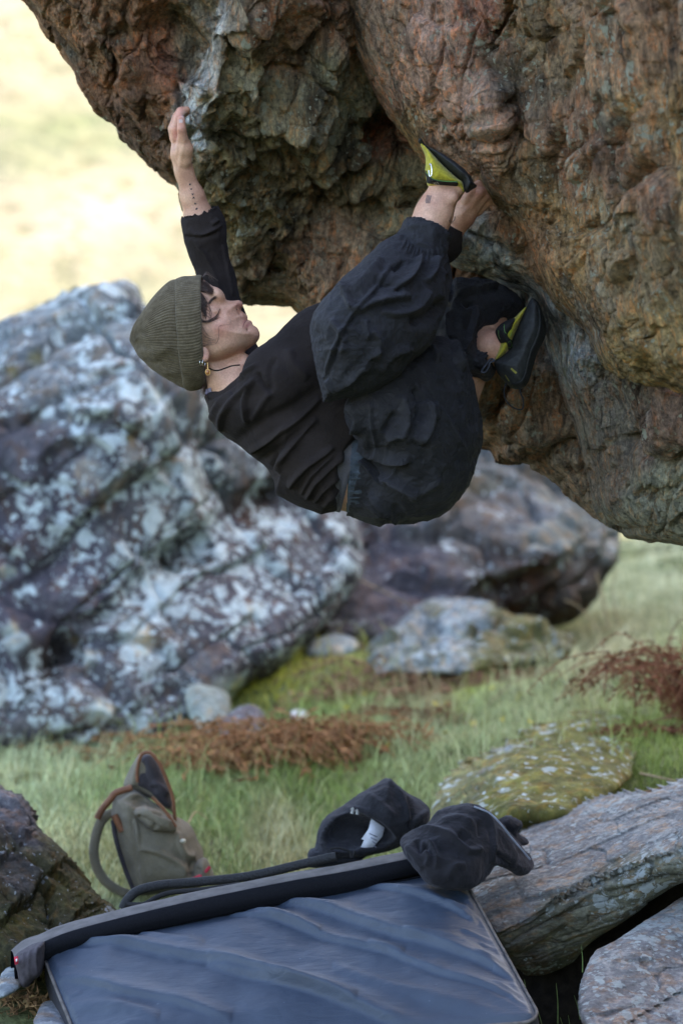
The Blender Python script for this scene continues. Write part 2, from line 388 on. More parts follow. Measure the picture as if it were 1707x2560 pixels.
hm = NM('dry_hill_grass', 0.95, 0.1)
hc = hm.ramp(hm.noise(0.06, 6, 0.6, None, 0.4), [(0.36, (0.17, 0.185, 0.10)), (0.46, (0.25, 0.235, 0.15)), (0.58, (0.31, 0.26, 0.18)), (0.7, (0.38, 0.35, 0.27))])
hm.base(hm.mix(hm.gray(hm.noise(0.5, 5, 0.7), 0.52, 0.66), hc, (0.16, 0.155, 0.09))); hm.bump(hm.noise(0.4, 6, 0.7), 0.6, 0.8)
hx = np.linspace(-240, 260, 160); hy = np.linspace(42, 330, 120); HX, HY = np.meshgrid(hx, hy); hxr, hyr = HX.ravel(), HY.ravel()
hz = -14 + 0.46 * (hyr - 42) + 9 * fbm(np.stack([hxr * 0.012, hyr * 0.012, hxr * 0], 1), 4, 31) + 1.2 * fbm(np.stack([hxr * 0.09, hyr * 0.09, hxr * 0], 1), 3, 33) + 0.03 * hxr
hill = mesh_np('hill', np.stack([hxr, hyr, hz], 1), grid_faces(160, 120), hm.m); tag(hill, kind='structure')

# unseen slope added on the right to keep the sun off the boulders
cm = NM('sun_blocker_turf', 0.95, 0.15)
cm.base(cm.ramp(cm.noise(0.35, 6, 0.65), [(0.36, (0.10, 0.10, 0.10)), (0.5, (0.12, 0.13, 0.06)), (0.64, (0.21, 0.18, 0.1))])); cm.bump(cm.noise(1.5, 6, 0.7), 0.8, 0.3)
cx_ = np.linspace(0, 1, 60); cy_ = np.linspace(-70, 58, 110); CXg, CYg = np.meshgrid(cx_, cy_); u = CXg.ravel(); yy = CYg.ravel()
pr = np.stack([9.5 + 38 * u, yy, -1 + 31 * sstep(0, 0.55, u) + 6 * u], 1)
pr[:, 2] = pr[:, 2] * (1 - 0.75 * sstep(40, 58, yy)) * (1 - 0.5 * sstep(-35, -70, yy))
pr += np.stack([fbm(pr * 0.15, 4, 41), 0 * u, fbm(pr * 0.2, 4, 43)], 1) * np.array([2.2, 0, 1.6])
sun_blocker = mesh_np('sun_blocker_slope', pr, grid_faces(60, 110), cm.m); tag(sun_blocker, kind='structure')

# ------------------------------------------------------------------ the overhanging boulder
RM_over = rock_mat('overhang_rock', (0, math.radians(-14), 0), (28, 28, 9), (0.46, 0.46, 0.36), (0.64, 0.70), 95, 0.7, 1.4, 0.10, (0.55, 0.43, 0.27), 0.75, (34, 85), 0.8, (0.34, 0.305, 0.245))
chalk_pts = np.array([(552, 20), (540, 90), (520, 150), (500, 215), (482, 260), (474, 305), (486, 340)], float)
def chalk(px, py, V, c):
    d, s, al = d_line(px, py, chalk_pts)
    n = fbm(V * 34, 3, 77); k = np.clip(1.3 - d / (16 + 30 * al) + n * 1.0, 0, 1) * (0.4 + 0.6 * sstep(0.3, 0.7, al))
    c = c * (1 - k[:, None]) + np.array([0.92, 0.96, 1.0]) * k[:, None]
    for (x, y, r, a) in ((1120, 545, 34, .35), (1130, 600, 26, .3), (1235, 640, 40, .45), (1330, 770, 60, .35), (1415, 875, 70, .45), (1270, 700, 40, .4)):
        k = a * np.clip(1.2 - np.hypot(px - x, py - y) / r + n * 0.9, 0, 1)
        c = c * (1 - k[:, None]) + np.array([0.72, 0.77, 0.82]) * k[:, None]
    return c
BRN, RED, GRY, OCH, DRK, PNK, GRN = (0.17, 0.098, 0.062), (0.19, 0.088, 0.06), (0.155, 0.13, 0.10), (0.21, 0.135, 0.062), (0.075, 0.055, 0.04), (0.27, 0.165, 0.125), (0.17, 0.165, 0.11)
over = thing('overhanging_boulder', 'huge overhanging brown and rust boulder the climber hangs beneath', 'boulder')
ROCKN = [('f', 2.2, 2.2, 2.2, 0, 0.04, 3), ('r', 5, 5, 2.0, -0.22, 0.020, 4), ('b', 5, 5, 2.4, -0.3, 0.052, 1), ('b', 12, 12, 5, -0.34, 0.023, 1), ('b', 29, 29, 13, -0.26, 0.009, 1), ('r', 30, 30, 9, -0.28, 0.006, 3), ('p', 14, 14, 8, -0.2, 0.014, 3), ('f', 90, 90, 50, -0.25, 0.004, 3)]
def scaled(N, k): return [(a[0], a[1], a[2], a[3], a[4], a[5] * k, a[6]) for a in N]
A_out = [(-30, -150), (20, -60), (66, 0), (120, 70), (165, 140), (205, 205), (260, 280), (312, 340), (372, 392), (428, 440), (452, 500), (520, 610), (575, 715), (600, 738), (650, 742), (722, 750), (742, 788), (782, 815),
         (860, 850), (1000, 950), (1150, 1060), (1205, 1106), (1242, 1120), (1266, 1160), (1340, 1168), (1400, 1200), (1440, 1235), (1500, 1282), (1552, 1322), (1620, 1346), (1760, 1356), (1850, 1370), (1900, 900), (1900, -160), (1000, -170), (200, -170)]
A_dep = [(66, 0, .25), (300, -50, .05), (250, 250, .35), (330, 150, .2), (300, 300, .36), (420, 120, .22), (410, 300, .26), (440, 420, .34), (545, 60, .04), (512, 230, .06), (498, 320, .10), (560, 330, .14), (500, 420, .22), (600, 300, .12), (620, 500, .34), (600, 680, .5), (720, 730, .55), (780, 800, .55),
         (740, 80, .05), (690, 200, .10), (760, 320, .2), (760, 520, .4), (900, 100, .18), (900, 300, .38), (950, 450, .46), (1050, 500, .42), (1000, 620, .45), (1150, 650, .42), (1150, 200, .4), (1260, 750, .45), (1250, 950, .32), (1200, 1080, .36), (1320, 1150, .28), (1400, 900, .3), (1500, 1230, .22), (1700, 1330, .1), (1700, 900, .2), (300, -350, -.1), (1200, -350, 0), (2100, 0, .1)]
A_str = [([(552, -20), (545, 80), (520, 150), (498, 225), (476, 290), (484, 335), (492, 370)], 30, .06, 'a'), ([(690, -10), (640, 60), (622, 120), (632, 190), (606, 232), (615, 262)], 22, .045, 'a'),
         ([(612, 265), (660, 300), (720, 320), (790, 350)], 22, .03, 's'), ([(484, 345), (520, 380), (510, 430), (560, 440)], 20, .025, 's'), ([(300, 60), (310, 130), (285, 200), (310, 240)], 26, -.05), ([(285, 170), (300, 235)], 20, -.04),
         ([(330, 210), (345, 300), (420, 360)], 16, .03, 'a'), ([(370, 60), (372, 150), (420, 210)], 15, .022, 'a'), ([(200, 90), (280, 250), (340, 330)], 18, -.02), ([(520, 470), (600, 520), (690, 560), (720, 640)], 26, .045, 'a'), ([(560, 560), (650, 600), (720, 680), (740, 750)], 22, .03, 'a'),
         ([(800, 0), (840, 90), (900, 200), (960, 300), (1010, 380)], 22, -.03), ([(520, 400), (600, 470), (700, 480), (820, 560)], 22, -.03), ([(860, 360), (900, 440), (860, 520)], 22, .025), ([(960, 500), (1010, 480), (1000, 540), (950, 540), (960, 500)], 16, -.03), ([(600, 420), (660, 500), (720, 540)], 14, .025, 'a'),
         ([(1280, 960), (1290, 1050), (1350, 1130)], 20, .02, 'a'), ([(1220, 990), (1250, 1080)], 18, -.02), ([(640, 640), (700, 690)], 26, -.05)]
A_zone = [(100, 50, 120, BRN), (250, 150, 120, (0.15, 0.08, 0.05)), (330, 330, 110, (0.10, 0.065, 0.05)), (420, 120, 110, RED), (430, 330, 90, BRN), (540, 60, 90, GRY), (600, 330, 130, (0.155, 0.135, 0.085)), (720, 60, 110, BRN), (730, 250, 130, (0.15, 0.125, 0.085)), (640, 500, 120, (0.13, 0.105, 0.06)), (850, 230, 90, GRN), (980, 330, 60, RED), (760, 480, 100, (0.15, 0.115, 0.07)), (900, 430, 70, (0.21, 0.17, 0.12)), (660, 690, 90, (0.12, 0.085, 0.055)), (800, 620, 90, (0.2, 0.13, 0.09)),
          (980, 520, 90, (0.2, 0.165, 0.11)), (1180, 660, 70, BRN), (1260, 740, 60, (0.15, 0.14, 0.13)), (1260, 1020, 110, (0.17, 0.105, 0.062)), (1350, 1100, 80, (0.15, 0.10, 0.07)), (1500, 1200, 110, (0.16, 0.12, 0.09)), (300, -100, 200, BRN), (1200, 100, 200, BRN)]
rock_face('rock_wall', A_out, A_dep, RM_over, A_str, 0.0042, 0.10, 0.26, 1.0, ROCKN, A_zone, 3, 0.016, 9, over, lip=0.04, colour_fn=chalk, gain=2.5)
B_out = [(800, -180), (838, 0), (871, 65), (936, 185), (980, 250), (1042, 335), (1085, 375), (1140, 410), (1172, 430), (1206, 452), (1252, 498), (1288, 552), (1335, 635), (1400, 735), (1480, 808), (1530, 896), (1580, 928), (1707, 951), (1840, 975), (1950, 600), (1950, -190), (1200, -200)]
B_dep = [(850, 0, .1), (960, 200, .02), (1050, 320, -.03), (1150, 410, -.07), (1200, 470, -.06), (1050, 150, -.12), (1150, 300, -.14), (1230, 300, -.2), (1240, 480, -.1), (1230, 100, -.22), (1300, 200, -.2), (1310, 460, -.17), (1500, 200, -.6), (1500, 600, -.45), (1700, 100, -1.0), (1700, 500, -.95), (1700, 900, -.7), (1400, 700, -.22), (1550, 880, -.42), (1330, 620, -.1), (1000, -300, -.1), (2200, 300, -1.4), (2000, 1000, -.8)]
B_str = [([(1215, 160), (1218, 280), (1232, 400), (1240, 500)], 20, .05, 'a'), ([(1290, -10), (1270, 120), (1275, 260), (1310, 380)], 34, -.07), ([(985, 255), (1040, 330), (1100, 300)], 14, -.01), ([(1240, 505), (1330, 500), (1420, 520), (1520, 600)], 40, .05, 's'),
         ([(1480, 0), (1460, 200), (1500, 420), (1560, 640)], 22, .035, 'a'), ([(1600, 0), (1590, 250), (1630, 500), (1640, 760)], 24, .035, 'a'), ([(1390, 100), (1400, 300), (1450, 480)], 18, .028, 'a'), ([(1350, 560), (1430, 680), (1500, 790)], 18, .025, 'a'), ([(1560, 700), (1600, 800), (1700, 870)], 28, -.05), ([(1040, 60), (1090, 180), (1180, 330)], 16, .012)]
B_zone = [(900, 60, 90, (0.18, 0.12, 0.085)), (1060, 200, 150, PNK), (1160, 380, 90, (0.25, 0.155, 0.11)), (1040, 330, 50, OCH), (1220, 60, 70, RED), (1290, 180, 80, DRK), (1290, 420, 80, (0.115, 0.08, 0.045)), (1420, 120, 110, (0.17, 0.12, 0.075)), (1420, 350, 90, (0.15, 0.09, 0.06)), (1560, 150, 120, (0.2, 0.12, 0.075)), (1680, 300, 120, OCH), (1560, 420, 110, (0.16, 0.095, 0.065)), (1420, 600, 100, (0.2, 0.125, 0.06)), (1600, 650, 120, (0.16, 0.115, 0.07)), (1350, 620, 60, (0.22, 0.12, 0.07)), (1650, 850, 120, (0.2, 0.14, 0.07)), (1500, 780, 60, (0.15, 0.10, 0.06))]
rock_face('rock_bulge', B_out, B_dep, RM_over, B_str, 0.0046, 0.055, 0.14, 0.9, scaled(ROCKN, 0.75), B_zone, 8, 0.008, 9, over, colour_fn=chalk, gain=2.35)
C_out = [(1104, 562), (1122, 524), (1160, 512), (1236, 512), (1300, 520), (1420, 640), (1520, 780), (1560, 880), (1640, 920), (1780, 940), (1860, 980), (1870, 1390), (1800, 1372), (1707, 1352), (1620, 1342), (1552, 1318), (1500, 1278), (1478, 1180), (1440, 1060), (1400, 930), (1380, 850), (1366, 775), (1345, 716), (1290, 694), (1200, 664), (1140, 640), (1108, 604)]
C_dep = [(1115, 560, .08), (1170, 525, .09), (1230, 530, .07), (1180, 600, .09), (1250, 680, .08), (1300, 600, .03), (1370, 760, .06), (1395, 880, .10), (1440, 1040, .12), (1480, 1180, .14), (1500, 850, -.06), (1600, 1000, -.18), (1700, 1100, -.28), (1707, 1330, -.1), (1552, 1300, .04), (1400, 650, -.03), (1440, 890, -.04), (1440, 930, 0), (2000, 1200, -.6), (1560, 1150, -.05)]
C_str = [([(1225, 530), (1235, 600), (1250, 660), (1270, 700)], 10, .02, 'a'), ([(1250, 590), (1300, 650), (1350, 700), (1400, 760)], 16, .02, 's'), ([(1400, 905), (1450, 885), (1520, 870)], 18, .035, 's'), ([(1345, 720), (1400, 800), (1480, 880)], 16, .015, 'a'), ([(1560, 960), (1570, 1080), (1600, 1200)], 18, .02, 'a'), ([(1480, 1000), (1500, 1100), (1540, 1220)], 22, -.02), ([(1640, 960), (1650, 1100), (1670, 1250)], 20, .02, 'a'), ([(1500, 1275), (1560, 1240), (1700, 1260)], 14, .02, 's')]
C_zone = [(1140, 570, 70, (0.20, 0.195, 0.18)), (1230, 640, 50, (0.24, 0.235, 0.2)), (1310, 580, 60, (0.2, 0.115, 0.065)), (1380, 660, 60, (0.2, 0.125, 0.07)), (1340, 780, 70, (0.22, 0.215, 0.205)), (1420, 800, 60, (0.215, 0.205, 0.19)), (1450, 880, 60, (0.25, 0.26, 0.27)), (1430, 980, 70, (0.17, 0.125, 0.10)), (1540, 1030, 80, (0.155, 0.135, 0.115)), (1500, 1180, 80, (0.15, 0.12, 0.10)), (1650, 1050, 80, (0.16, 0.105, 0.085)), (1680, 1250, 110, (0.17, 0.165, 0.13)), (1600, 1300, 70, (0.15, 0.145, 0.12)), (1560, 860, 60, (0.17, 0.12, 0.07))]
rock_face('rock_block', C_out, C_dep, RM_over, C_str, 0.0042, 0.04, 0.11, 0.8, scaled(ROCKN, 0.72), C_zone, 14, 0.008, 9, over, colour_fn=chalk, gain=2.3)

# ------------------------------------------------------------------ the boulders on the grass behind
RM_left = rock_mat('lichen_boulder', (0, math.radians(50), 0), (6, 6, 3), (0.52, 0.60, 0.62), (0.60, 0.67), 20, 1.2, 0.8, 0.5, (0.20, 0.22, 0.25), 0.35, (13, 27, 52))
BN = [('f', 0.9, 0.9, 0.9, 0, 0.03, 3), ('b', 1.0, 1.0, 1.5, 0.6, 0.055, 1), ('b', 3.0, 3.0, 4.4, 0.62, 0.03, 1), ('r', 3, 3, 2, 0.6, 0.02, 4), ('f', 9, 9, 6, 0.5, 0.02, 4)]
D_out = [(-350, 880), (-100, 800), (0, 772), (100, 740), (205, 705), (300, 684), (342, 712), (350, 760), (430, 850), (560, 940), (720, 1060), (860, 1190), (910, 1310), (900, 1440), (840, 1540), (730, 1640), (630, 1720), (560, 1790), (470, 1860), (300, 1900), (0, 1900), (-350, 1960)]
D_dep = [(0, 780, 5.4), (300, 690, 5.3), (0, 960, 4.5), (340, 800, 4.6), (600, 1050, 4.8), (0, 1300, 4.15), (400, 1300, 4.2), (800, 1300, 5.1), (0, 1600, 3.9), (0, 1850, 3.75), (400, 1800, 3.85), (650, 1600, 4.3), (820, 1480, 4.7), (-300, 1000, 4.5), (-300, 1800, 3.8)]
D_str = [([(60, 1640), (170, 1572), (280, 1512), (390, 1412), (500, 1332), (640, 1232), (700, 1200)], 22, -.13, 's'), ([(340, 1710), (400, 1680), (470, 1640)], 14, -.10, 's'), ([(555, 1260), (600, 1225), (690, 1240)], 16, -.16, 's'), ([(0, 1060), (150, 1040), (300, 1040)], 14, -.08, 's'), ([(170, 1040), (300, 1020), (310, 1080)], 24, .07), ([(350, 1160), (480, 1240), (520, 1290)], 20, .06, 'a'), ([(400, 1420), (440, 1390), (520, 1350)], 24, -.16), ([(80, 1660), (120, 1690), (180, 1600)], 26, -.16), ([(0, 955), (150, 905), (340, 800)], 20, .06, 'a')]
PUR, BLU, PAL = (0.150, 0.140, 0.172), (0.20, 0.235, 0.265), (0.29, 0.33, 0.345)
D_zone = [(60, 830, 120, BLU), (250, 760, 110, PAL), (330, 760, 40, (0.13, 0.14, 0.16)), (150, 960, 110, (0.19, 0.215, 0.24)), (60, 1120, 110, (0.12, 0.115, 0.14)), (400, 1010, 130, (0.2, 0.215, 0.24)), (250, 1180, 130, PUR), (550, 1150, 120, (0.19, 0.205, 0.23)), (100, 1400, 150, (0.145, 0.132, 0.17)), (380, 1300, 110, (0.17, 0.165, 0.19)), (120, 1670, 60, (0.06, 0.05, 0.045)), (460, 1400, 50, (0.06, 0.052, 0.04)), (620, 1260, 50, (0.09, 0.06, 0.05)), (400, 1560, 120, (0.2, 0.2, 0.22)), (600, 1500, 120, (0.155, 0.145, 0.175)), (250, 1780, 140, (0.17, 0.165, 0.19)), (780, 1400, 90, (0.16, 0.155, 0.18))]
def lichen_big(px, py, V, c):
    n = fbm(V * 3.2, 4, 91) + 0.5 * fbm(V * 9, 3, 95)
    k = np.clip((n - 0.42) * 6, 0, 1) * (0.25 + 0.6 * sstep(1350, 1700, py)); c = c * (1 - k[:, None]) + np.array([0.46, 0.53, 0.52]) * k[:, None]
    for (x, y, r) in ((330, 1580, 60), (350, 1620, 50), (230, 1640, 30), (250, 1780, 40), (350, 1810, 44), (570, 1720, 40), (320, 980, 30), (390, 995, 28), (640, 1520, 40), (440, 1170, 30), (20, 1430, 26)):
        k = np.clip(1.1 - np.hypot(px - x, (py - y) * 1.2) / r + n * 1.1, 0, 1); c = c * (1 - k[:, None]) + np.array([0.50, 0.57, 0.55]) * k[:, None]
    for (x, y, r) in ((210, 715, 46), (80, 890, 30), (30, 925, 26), (430, 1440, 34), (320, 1090, 20), (640, 1370, 40), (600, 1420, 20), (190, 1600, 26)):
        k = 0.8 * np.clip(1.0 - np.hypot(px - x, (py - y) * 1.8) / r + n * 1.0, 0, 1); c = c * (1 - k[:, None]) + np.array([0.11, 0.105, 0.03]) * k[:, None]
    return c
o = rock_face('lichen_boulder', D_out, D_dep, RM_left, D_str, 0.0125, 0.16, 0.35, 1.6, BN, D_zone, 21, 0.04, 3.5, colour_fn=lichen_big, gain=0.56)
tag(o, 'large purple grey boulder blotched with white lichen at the left', 'boulder')
E_out = [(740, 1290), (800, 1220), (900, 1150), (1020, 1080), (1180, 1040), (1280, 1070), (1380, 1130), (1470, 1205), (1550, 1280), (1585, 1325), (1575, 1380), (1540, 1440), (1490, 1530), (1420, 1570), (1300, 1560), (1180, 1590), (1000, 1640), (850, 1640), (760, 1560)]
E_dep = [(760, 1300, 5.6), (1000, 1150, 6.6), (1180, 1110, 7.0), (1400, 1240, 6.8), (1550, 1340, 6.6), (900, 1400, 5.7), (1180, 1400, 5.8), (1400, 1400, 5.8), (800, 1560, 5.3), (1000, 1580, 5.4), (1250, 1500, 5.7), (1480, 1500, 6.0), (1380, 1560, 6.1)]
E_str = [([(1160, 1500), (1230, 1455), (1320, 1430), (1420, 1400), (1490, 1350)], 30, -.28, 's'), ([(1020, 1250), (1150, 1230), (1280, 1260)], 18, -.06), ([(840, 1330), (950, 1340), (1060, 1310)], 16, .05, 'a'), ([(1350, 1330), (1430, 1290), (1520, 1330)], 26, .09)]
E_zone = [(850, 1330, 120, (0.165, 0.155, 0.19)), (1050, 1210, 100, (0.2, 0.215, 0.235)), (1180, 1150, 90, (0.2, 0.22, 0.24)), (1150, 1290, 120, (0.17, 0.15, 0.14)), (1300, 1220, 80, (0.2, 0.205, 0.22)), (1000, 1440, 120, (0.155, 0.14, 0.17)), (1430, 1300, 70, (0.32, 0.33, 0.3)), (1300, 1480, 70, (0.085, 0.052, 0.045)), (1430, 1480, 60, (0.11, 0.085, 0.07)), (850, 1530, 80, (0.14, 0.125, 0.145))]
RM_mid = rock_mat('middle_boulder', (0, math.radians(60), 0), (5, 5, 2.2), (0.42, 0.45, 0.45), (0.64, 0.70), 20, 0.7, 0.8, 0.5, (0.25, 0.25, 0.26), 0.5, (12, 30))
def moss_mid(px, py, V, c):
    n = fbm(V * 4, 4, 61); k = 0.65 * np.clip((fbm(V * 1.3, 3, 67) - 0.05) * 4 + n * 1.2, 0, 1) * np.exp(-((px - 1150) / 170) ** 2 - ((py - 1235) / 75) ** 2)
    return c * (1 - k[:, None]) + np.array([0.13, 0.105, 0.05]) * k[:, None]
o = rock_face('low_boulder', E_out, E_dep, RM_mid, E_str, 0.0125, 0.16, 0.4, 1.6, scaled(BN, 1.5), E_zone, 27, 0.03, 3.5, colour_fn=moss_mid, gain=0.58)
tag(o, 'low broad purple grey boulder with dark undercut beneath its right end', 'boulder')

RM_small = rock_mat('small_boulder', (0, math.radians(62), 0), (8, 8, 2.6), (0.46, 0.52, 0.53), (0.62, 0.69), 30, 0.6, 0.9, 0.5, (0.3, 0.32, 0.3), 0.4, (18, 40))
def mossy(col, lo, amt, seed, pts=()):
    def f(px, py, V, c):
        n = fbm(V * 6, 4, seed)
        k = np.clip((n - lo) * 5, 0, 1) * amt
        for (x, y, r, a) in pts: k = np.maximum(k, a * np.clip(1.3 - np.hypot(px - x, (py - y) * 1.3) / r + n * 1.3, 0, 1))
        mc = np.array(col) * (1 + 0.5 * fbm(V * 30, 3, seed + 4))[:, None]
        return c * (1 - k[:, None]) + mc * k[:, None]
    return f
SN = [('f', 2, 2, 2, 0, 0.04, 3), ('b', 3, 3, 5, 0.7, 0.06, 1), ('b', 8, 8, 12, 0.7, 0.018, 1), ('r', 6, 6, 2.5, 0.7, 0.015, 4), ('f', 25, 25, 14, 0.6, 0.008, 3)]
o = rock_face('mossy_rock', [(910, 1640), (960, 1590), (1040, 1510), (1120, 1478), (1200, 1500), (1300, 1535), (1400, 1575), (1440, 1612), (1410, 1662), (1280, 1685), (1100, 1700), (930, 1690)],
  [(950, 1630, 4.6), (1100, 1490, 5.5), (1300, 1560, 5.1), (1150, 1600, 4.65), (1380, 1620, 4.7)], RM_small, [([(960, 1650), (1060, 1570), (1130, 1560)], 14, .05, 'a'), ([(1080, 1650), (1180, 1570), (1290, 1545)], 16, .08, 'a')], 0.011, 0.12, 0.25, 0.8, SN,
  [(1050, 1540, 70, (0.25, 0.29, 0.31)), (1000, 1620, 60, (0.22, 0.25, 0.25)), (1150, 1590, 60, (0.3, 0.34, 0.36)), (1300, 1600, 80, (0.12, 0.11, 0.05))], 33, 0.03, 4, zdiv=2, lip=0.03, colour_fn=mossy((0.115, 0.11, 0.04), 0.15, 0.7, 71, [(1310, 1605, 90, 1), (1080, 1525, 40, .8), (1200, 1640, 60, .8)]))
tag(o, 'pale blue grey rock patched with moss below the low boulder', 'rock')
o = rock_face('mossy_rock', [(1075, 2050), (1105, 1985), (1150, 1935), (1210, 1898), (1300, 1858), (1400, 1825), (1500, 1800), (1590, 1815), (1630, 1890), (1600, 1980), (1500, 2060), (1380, 2120), (1230, 2150), (1100, 2130)],
  [(1090, 2040, 1.2), (1200, 1925, 1.6), (1450, 1835, 2.0), (1580, 1830, 2.1), (1250, 2010, .92), (1400, 1960, 1.02), (1530, 1930, 1.3), (1300, 2130, .85)], RM_small, (), 0.007, 0.14, 0.3, 0.5, [('f', 3, 3, 3, 0, 0.05, 3), ('f', 14, 14, 14, 0, 0.014, 3), ('f', 50, 50, 50, 0, 0.006, 3)],
  [(1170, 1960, 50, (0.26, 0.30, 0.33)), (1235, 1920, 40, (0.26, 0.30, 0.33)), (1400, 1900, 90, (0.16, 0.15, 0.045)), (1300, 2000, 80, (0.11, 0.105, 0.04))], 37, 0.02, 5, lip=0.03, colour_fn=mossy((0.14, 0.13, 0.032), -0.35, 0.9, 73, [(1400, 1880, 130, 1), (1340, 1990, 110, 1), (1120, 1960, 30, .95), (1280, 2040, 60, 1), (1520, 1870, 110, 1)]))
tag(o, 'rounded rock under yellow green moss with a bare pale patch behind the jackets', 'rock')
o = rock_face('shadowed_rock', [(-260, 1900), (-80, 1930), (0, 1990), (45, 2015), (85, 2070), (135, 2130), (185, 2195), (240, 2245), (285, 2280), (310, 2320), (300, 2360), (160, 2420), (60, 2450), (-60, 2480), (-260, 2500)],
  [(0, 1970, .75), (200, 2170, .55), (320, 2260, .5), (0, 2200, .3), (200, 2330, .25), (0, 2440, .1), (-200, 1950, .8), (-200, 2450, .1)], rock_mat('dark_rock', (0, math.radians(40), 0), (12, 12, 4), (0.36, 0.38, 0.42), (0.66, 0.72), 50, 0.6, 1.2, 0.4, (0.1, 0.09, 0.05), 0.4, (30, 70)), [([(0, 1975), (90, 2060), (190, 2170)], 22, .03, 'a')], 0.0052, 0.06, 0.08, 0.5, [('f', 3, 3, 3, 0, 0.04, 3), ('b', 7, 7, 9, 0.7, 0.03, 1), ('r', 14, 14, 9, 0.7, 0.016, 4), ('f', 45, 45, 45, 0, 0.008, 3)],
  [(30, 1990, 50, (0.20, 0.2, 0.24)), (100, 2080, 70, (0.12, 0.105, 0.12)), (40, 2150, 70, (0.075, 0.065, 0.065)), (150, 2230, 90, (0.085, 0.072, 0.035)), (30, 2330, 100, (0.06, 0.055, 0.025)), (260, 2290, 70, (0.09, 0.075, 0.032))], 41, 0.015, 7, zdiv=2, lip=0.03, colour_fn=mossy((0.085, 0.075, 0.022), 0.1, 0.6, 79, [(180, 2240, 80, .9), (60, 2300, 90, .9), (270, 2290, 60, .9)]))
tag(o, 'dark rock with brown moss in the shade at the left edge', 'rock')

RM_slab = rock_mat('slab_rock', (0, math.radians(-28), 0), (9, 9, 26), (0.38, 0.42, 0.43), (0.62, 0.69), 70, 0.9, 1.0, 0.42, (0.26, 0.26, 0.26), 0.4, (30, 70))
LN = [('f', 2, 2, 3, 0, 0.015, 2), ('t', 2.5, 2.5, 13, 0.45, 0.016, 1), ('t', 3.5, 3.5, 34, 0.45, 0.005, 1), ('b', 5, 5, 12, 0.45, 0.006, 1), ('f', 60, 60, 80, 0.42, 0.0028, 3)]
o = rock_face('layered_slab', [(1110, 2240), (1180, 2170), (1260, 2120), (1330, 2085), (1420, 2050), (1500, 2012), (1580, 1992), (1640, 1985), (1707, 1962), (1850, 1900), (2000, 1900), (2000, 2160), (1800, 2190), (1707, 2222), (1640, 2262), (1560, 2320), (1480, 2372), (1420, 2425), (1370, 2450), (1320, 2452), (1280, 2420), (1200, 2330)],
  [(1180, 2190, .5), (1330, 2095, .75), (1500, 2020, .8), (1707, 1970, .7), (1250, 2330, .1), (1400, 2260, .12), (1550, 2180, .1), (1707, 2120, 0), (1350, 2440, .3), (1480, 2360, .22), (1700, 2220, .1), (1950, 1900, .7), (1950, 2150, -.1)], RM_slab,
  [([(1240, 2350), (1330, 2305), (1420, 2240), (1500, 2200), (1600, 2165), (1707, 2115), (1800, 2080)], 17, -.06, 's'), ([(1380, 2310), (1480, 2245), (1560, 2225), (1660, 2190)], 13, -.035, 's'), ([(1270, 2330), (1300, 2280), (1285, 2220)], 6, -.018), ([(1260, 2400), (1340, 2370), (1420, 2310)], 13, -.03, 's'), ([(1330, 2150), (1450, 2110), (1560, 2060)], 16, .012), ([(1330, 2110), (1420, 2085), (1500, 2045)], 9, -.02, 's')], 0.0032, 0.035, 0.07, 0.6, LN,
  [(1250, 2220, 70, (0.17, 0.16, 0.155)), (1400, 2140, 110, (0.215, 0.215, 0.225)), (1600, 2060, 110, (0.23, 0.235, 0.25)), (1480, 2200, 60, (0.2, 0.2, 0.2)), (1300, 2370, 60, (0.15, 0.135, 0.11)), (1450, 2320, 70, (0.16, 0.155, 0.12)), (1600, 2230, 80, (0.14, 0.14, 0.105)), (1340, 2430, 50, (0.1, 0.075, 0.06))], 47, 0.006, 10, zdiv=3, lip=0.03, curve=False)
tag(o, 'long grey layered rock slab beside the crash pad', 'rock')
o = rock_face('layered_slab', [(1452, 2490), (1470, 2440), (1500, 2395), (1540, 2375), (1600, 2335), (1660, 2295), (1707, 2262), (1800, 2215), (1950, 2200), (1950, 2760), (1500, 2760), (1470, 2620), (1446, 2540)],
  [(1460, 2490, -.32), (1540, 2385, -.14), (1707, 2270, .08), (1500, 2600, -.5), (1650, 2480, -.30), (1800, 2600, -.46), (1900, 2250, .1), (1600, 2740, -.7), (1620, 2380, -.13)], RM_slab,
  [([(1500, 2640), (1580, 2560), (1660, 2510), (1800, 2430)], 13, -.04, 's'), ([(1455, 2540), (1560, 2480), (1660, 2430), (1760, 2390)], 12, -.03, 's'), ([(1490, 2440), (1580, 2400), (1690, 2345), (1760, 2310)], 12, -.025, 's'), ([(1600, 2600), (1707, 2560), (1800, 2530)], 12, -.025, 's')], 0.0032, 0.03, 0.06, 0.5, LN,
  [(1480, 2500, 60, (0.19, 0.18, 0.19)), (1600, 2400, 80, (0.235, 0.235, 0.25)), (1680, 2500, 90, (0.225, 0.22, 0.235)), (1560, 2580, 80, (0.2, 0.19, 0.2))], 53, 0.006, 10, zdiv=3, lip=0.03, curve=False)
tag(o, 'grey layered rock slab in the bottom right corner', 'rock')

o = rock_face('gap_shade_bank', [(1190, 2330), (1300, 2330), (1420, 2300), (1540, 2240), (1700, 2180), (1760, 2300), (1740, 2700), (1200, 2700)], [(1250, 2400, .42), (1600, 2300, .42), (1400, 2500, .34), (1600, 2600, .3), (1300, 2650, .25)], simple_mat('gap_shade_black', (0.016, 0.012, 0.009), 0.95, 0.15, 40, 0.5, 0.8, 0.01), (), 0.008, 0.08, 0.1, 0.3, [('f', 8, 8, 8, 0, 0.03, 3)], ((1400, 2400, 900, (0.016, 0.012, 0.009)),), 63, 0.02, 6)  # near-black bank added here, the gap's deep shade put into its colour
tag(o, 'near-black bank added for the shade in the gap between the two layered slabs', 'shade filler')
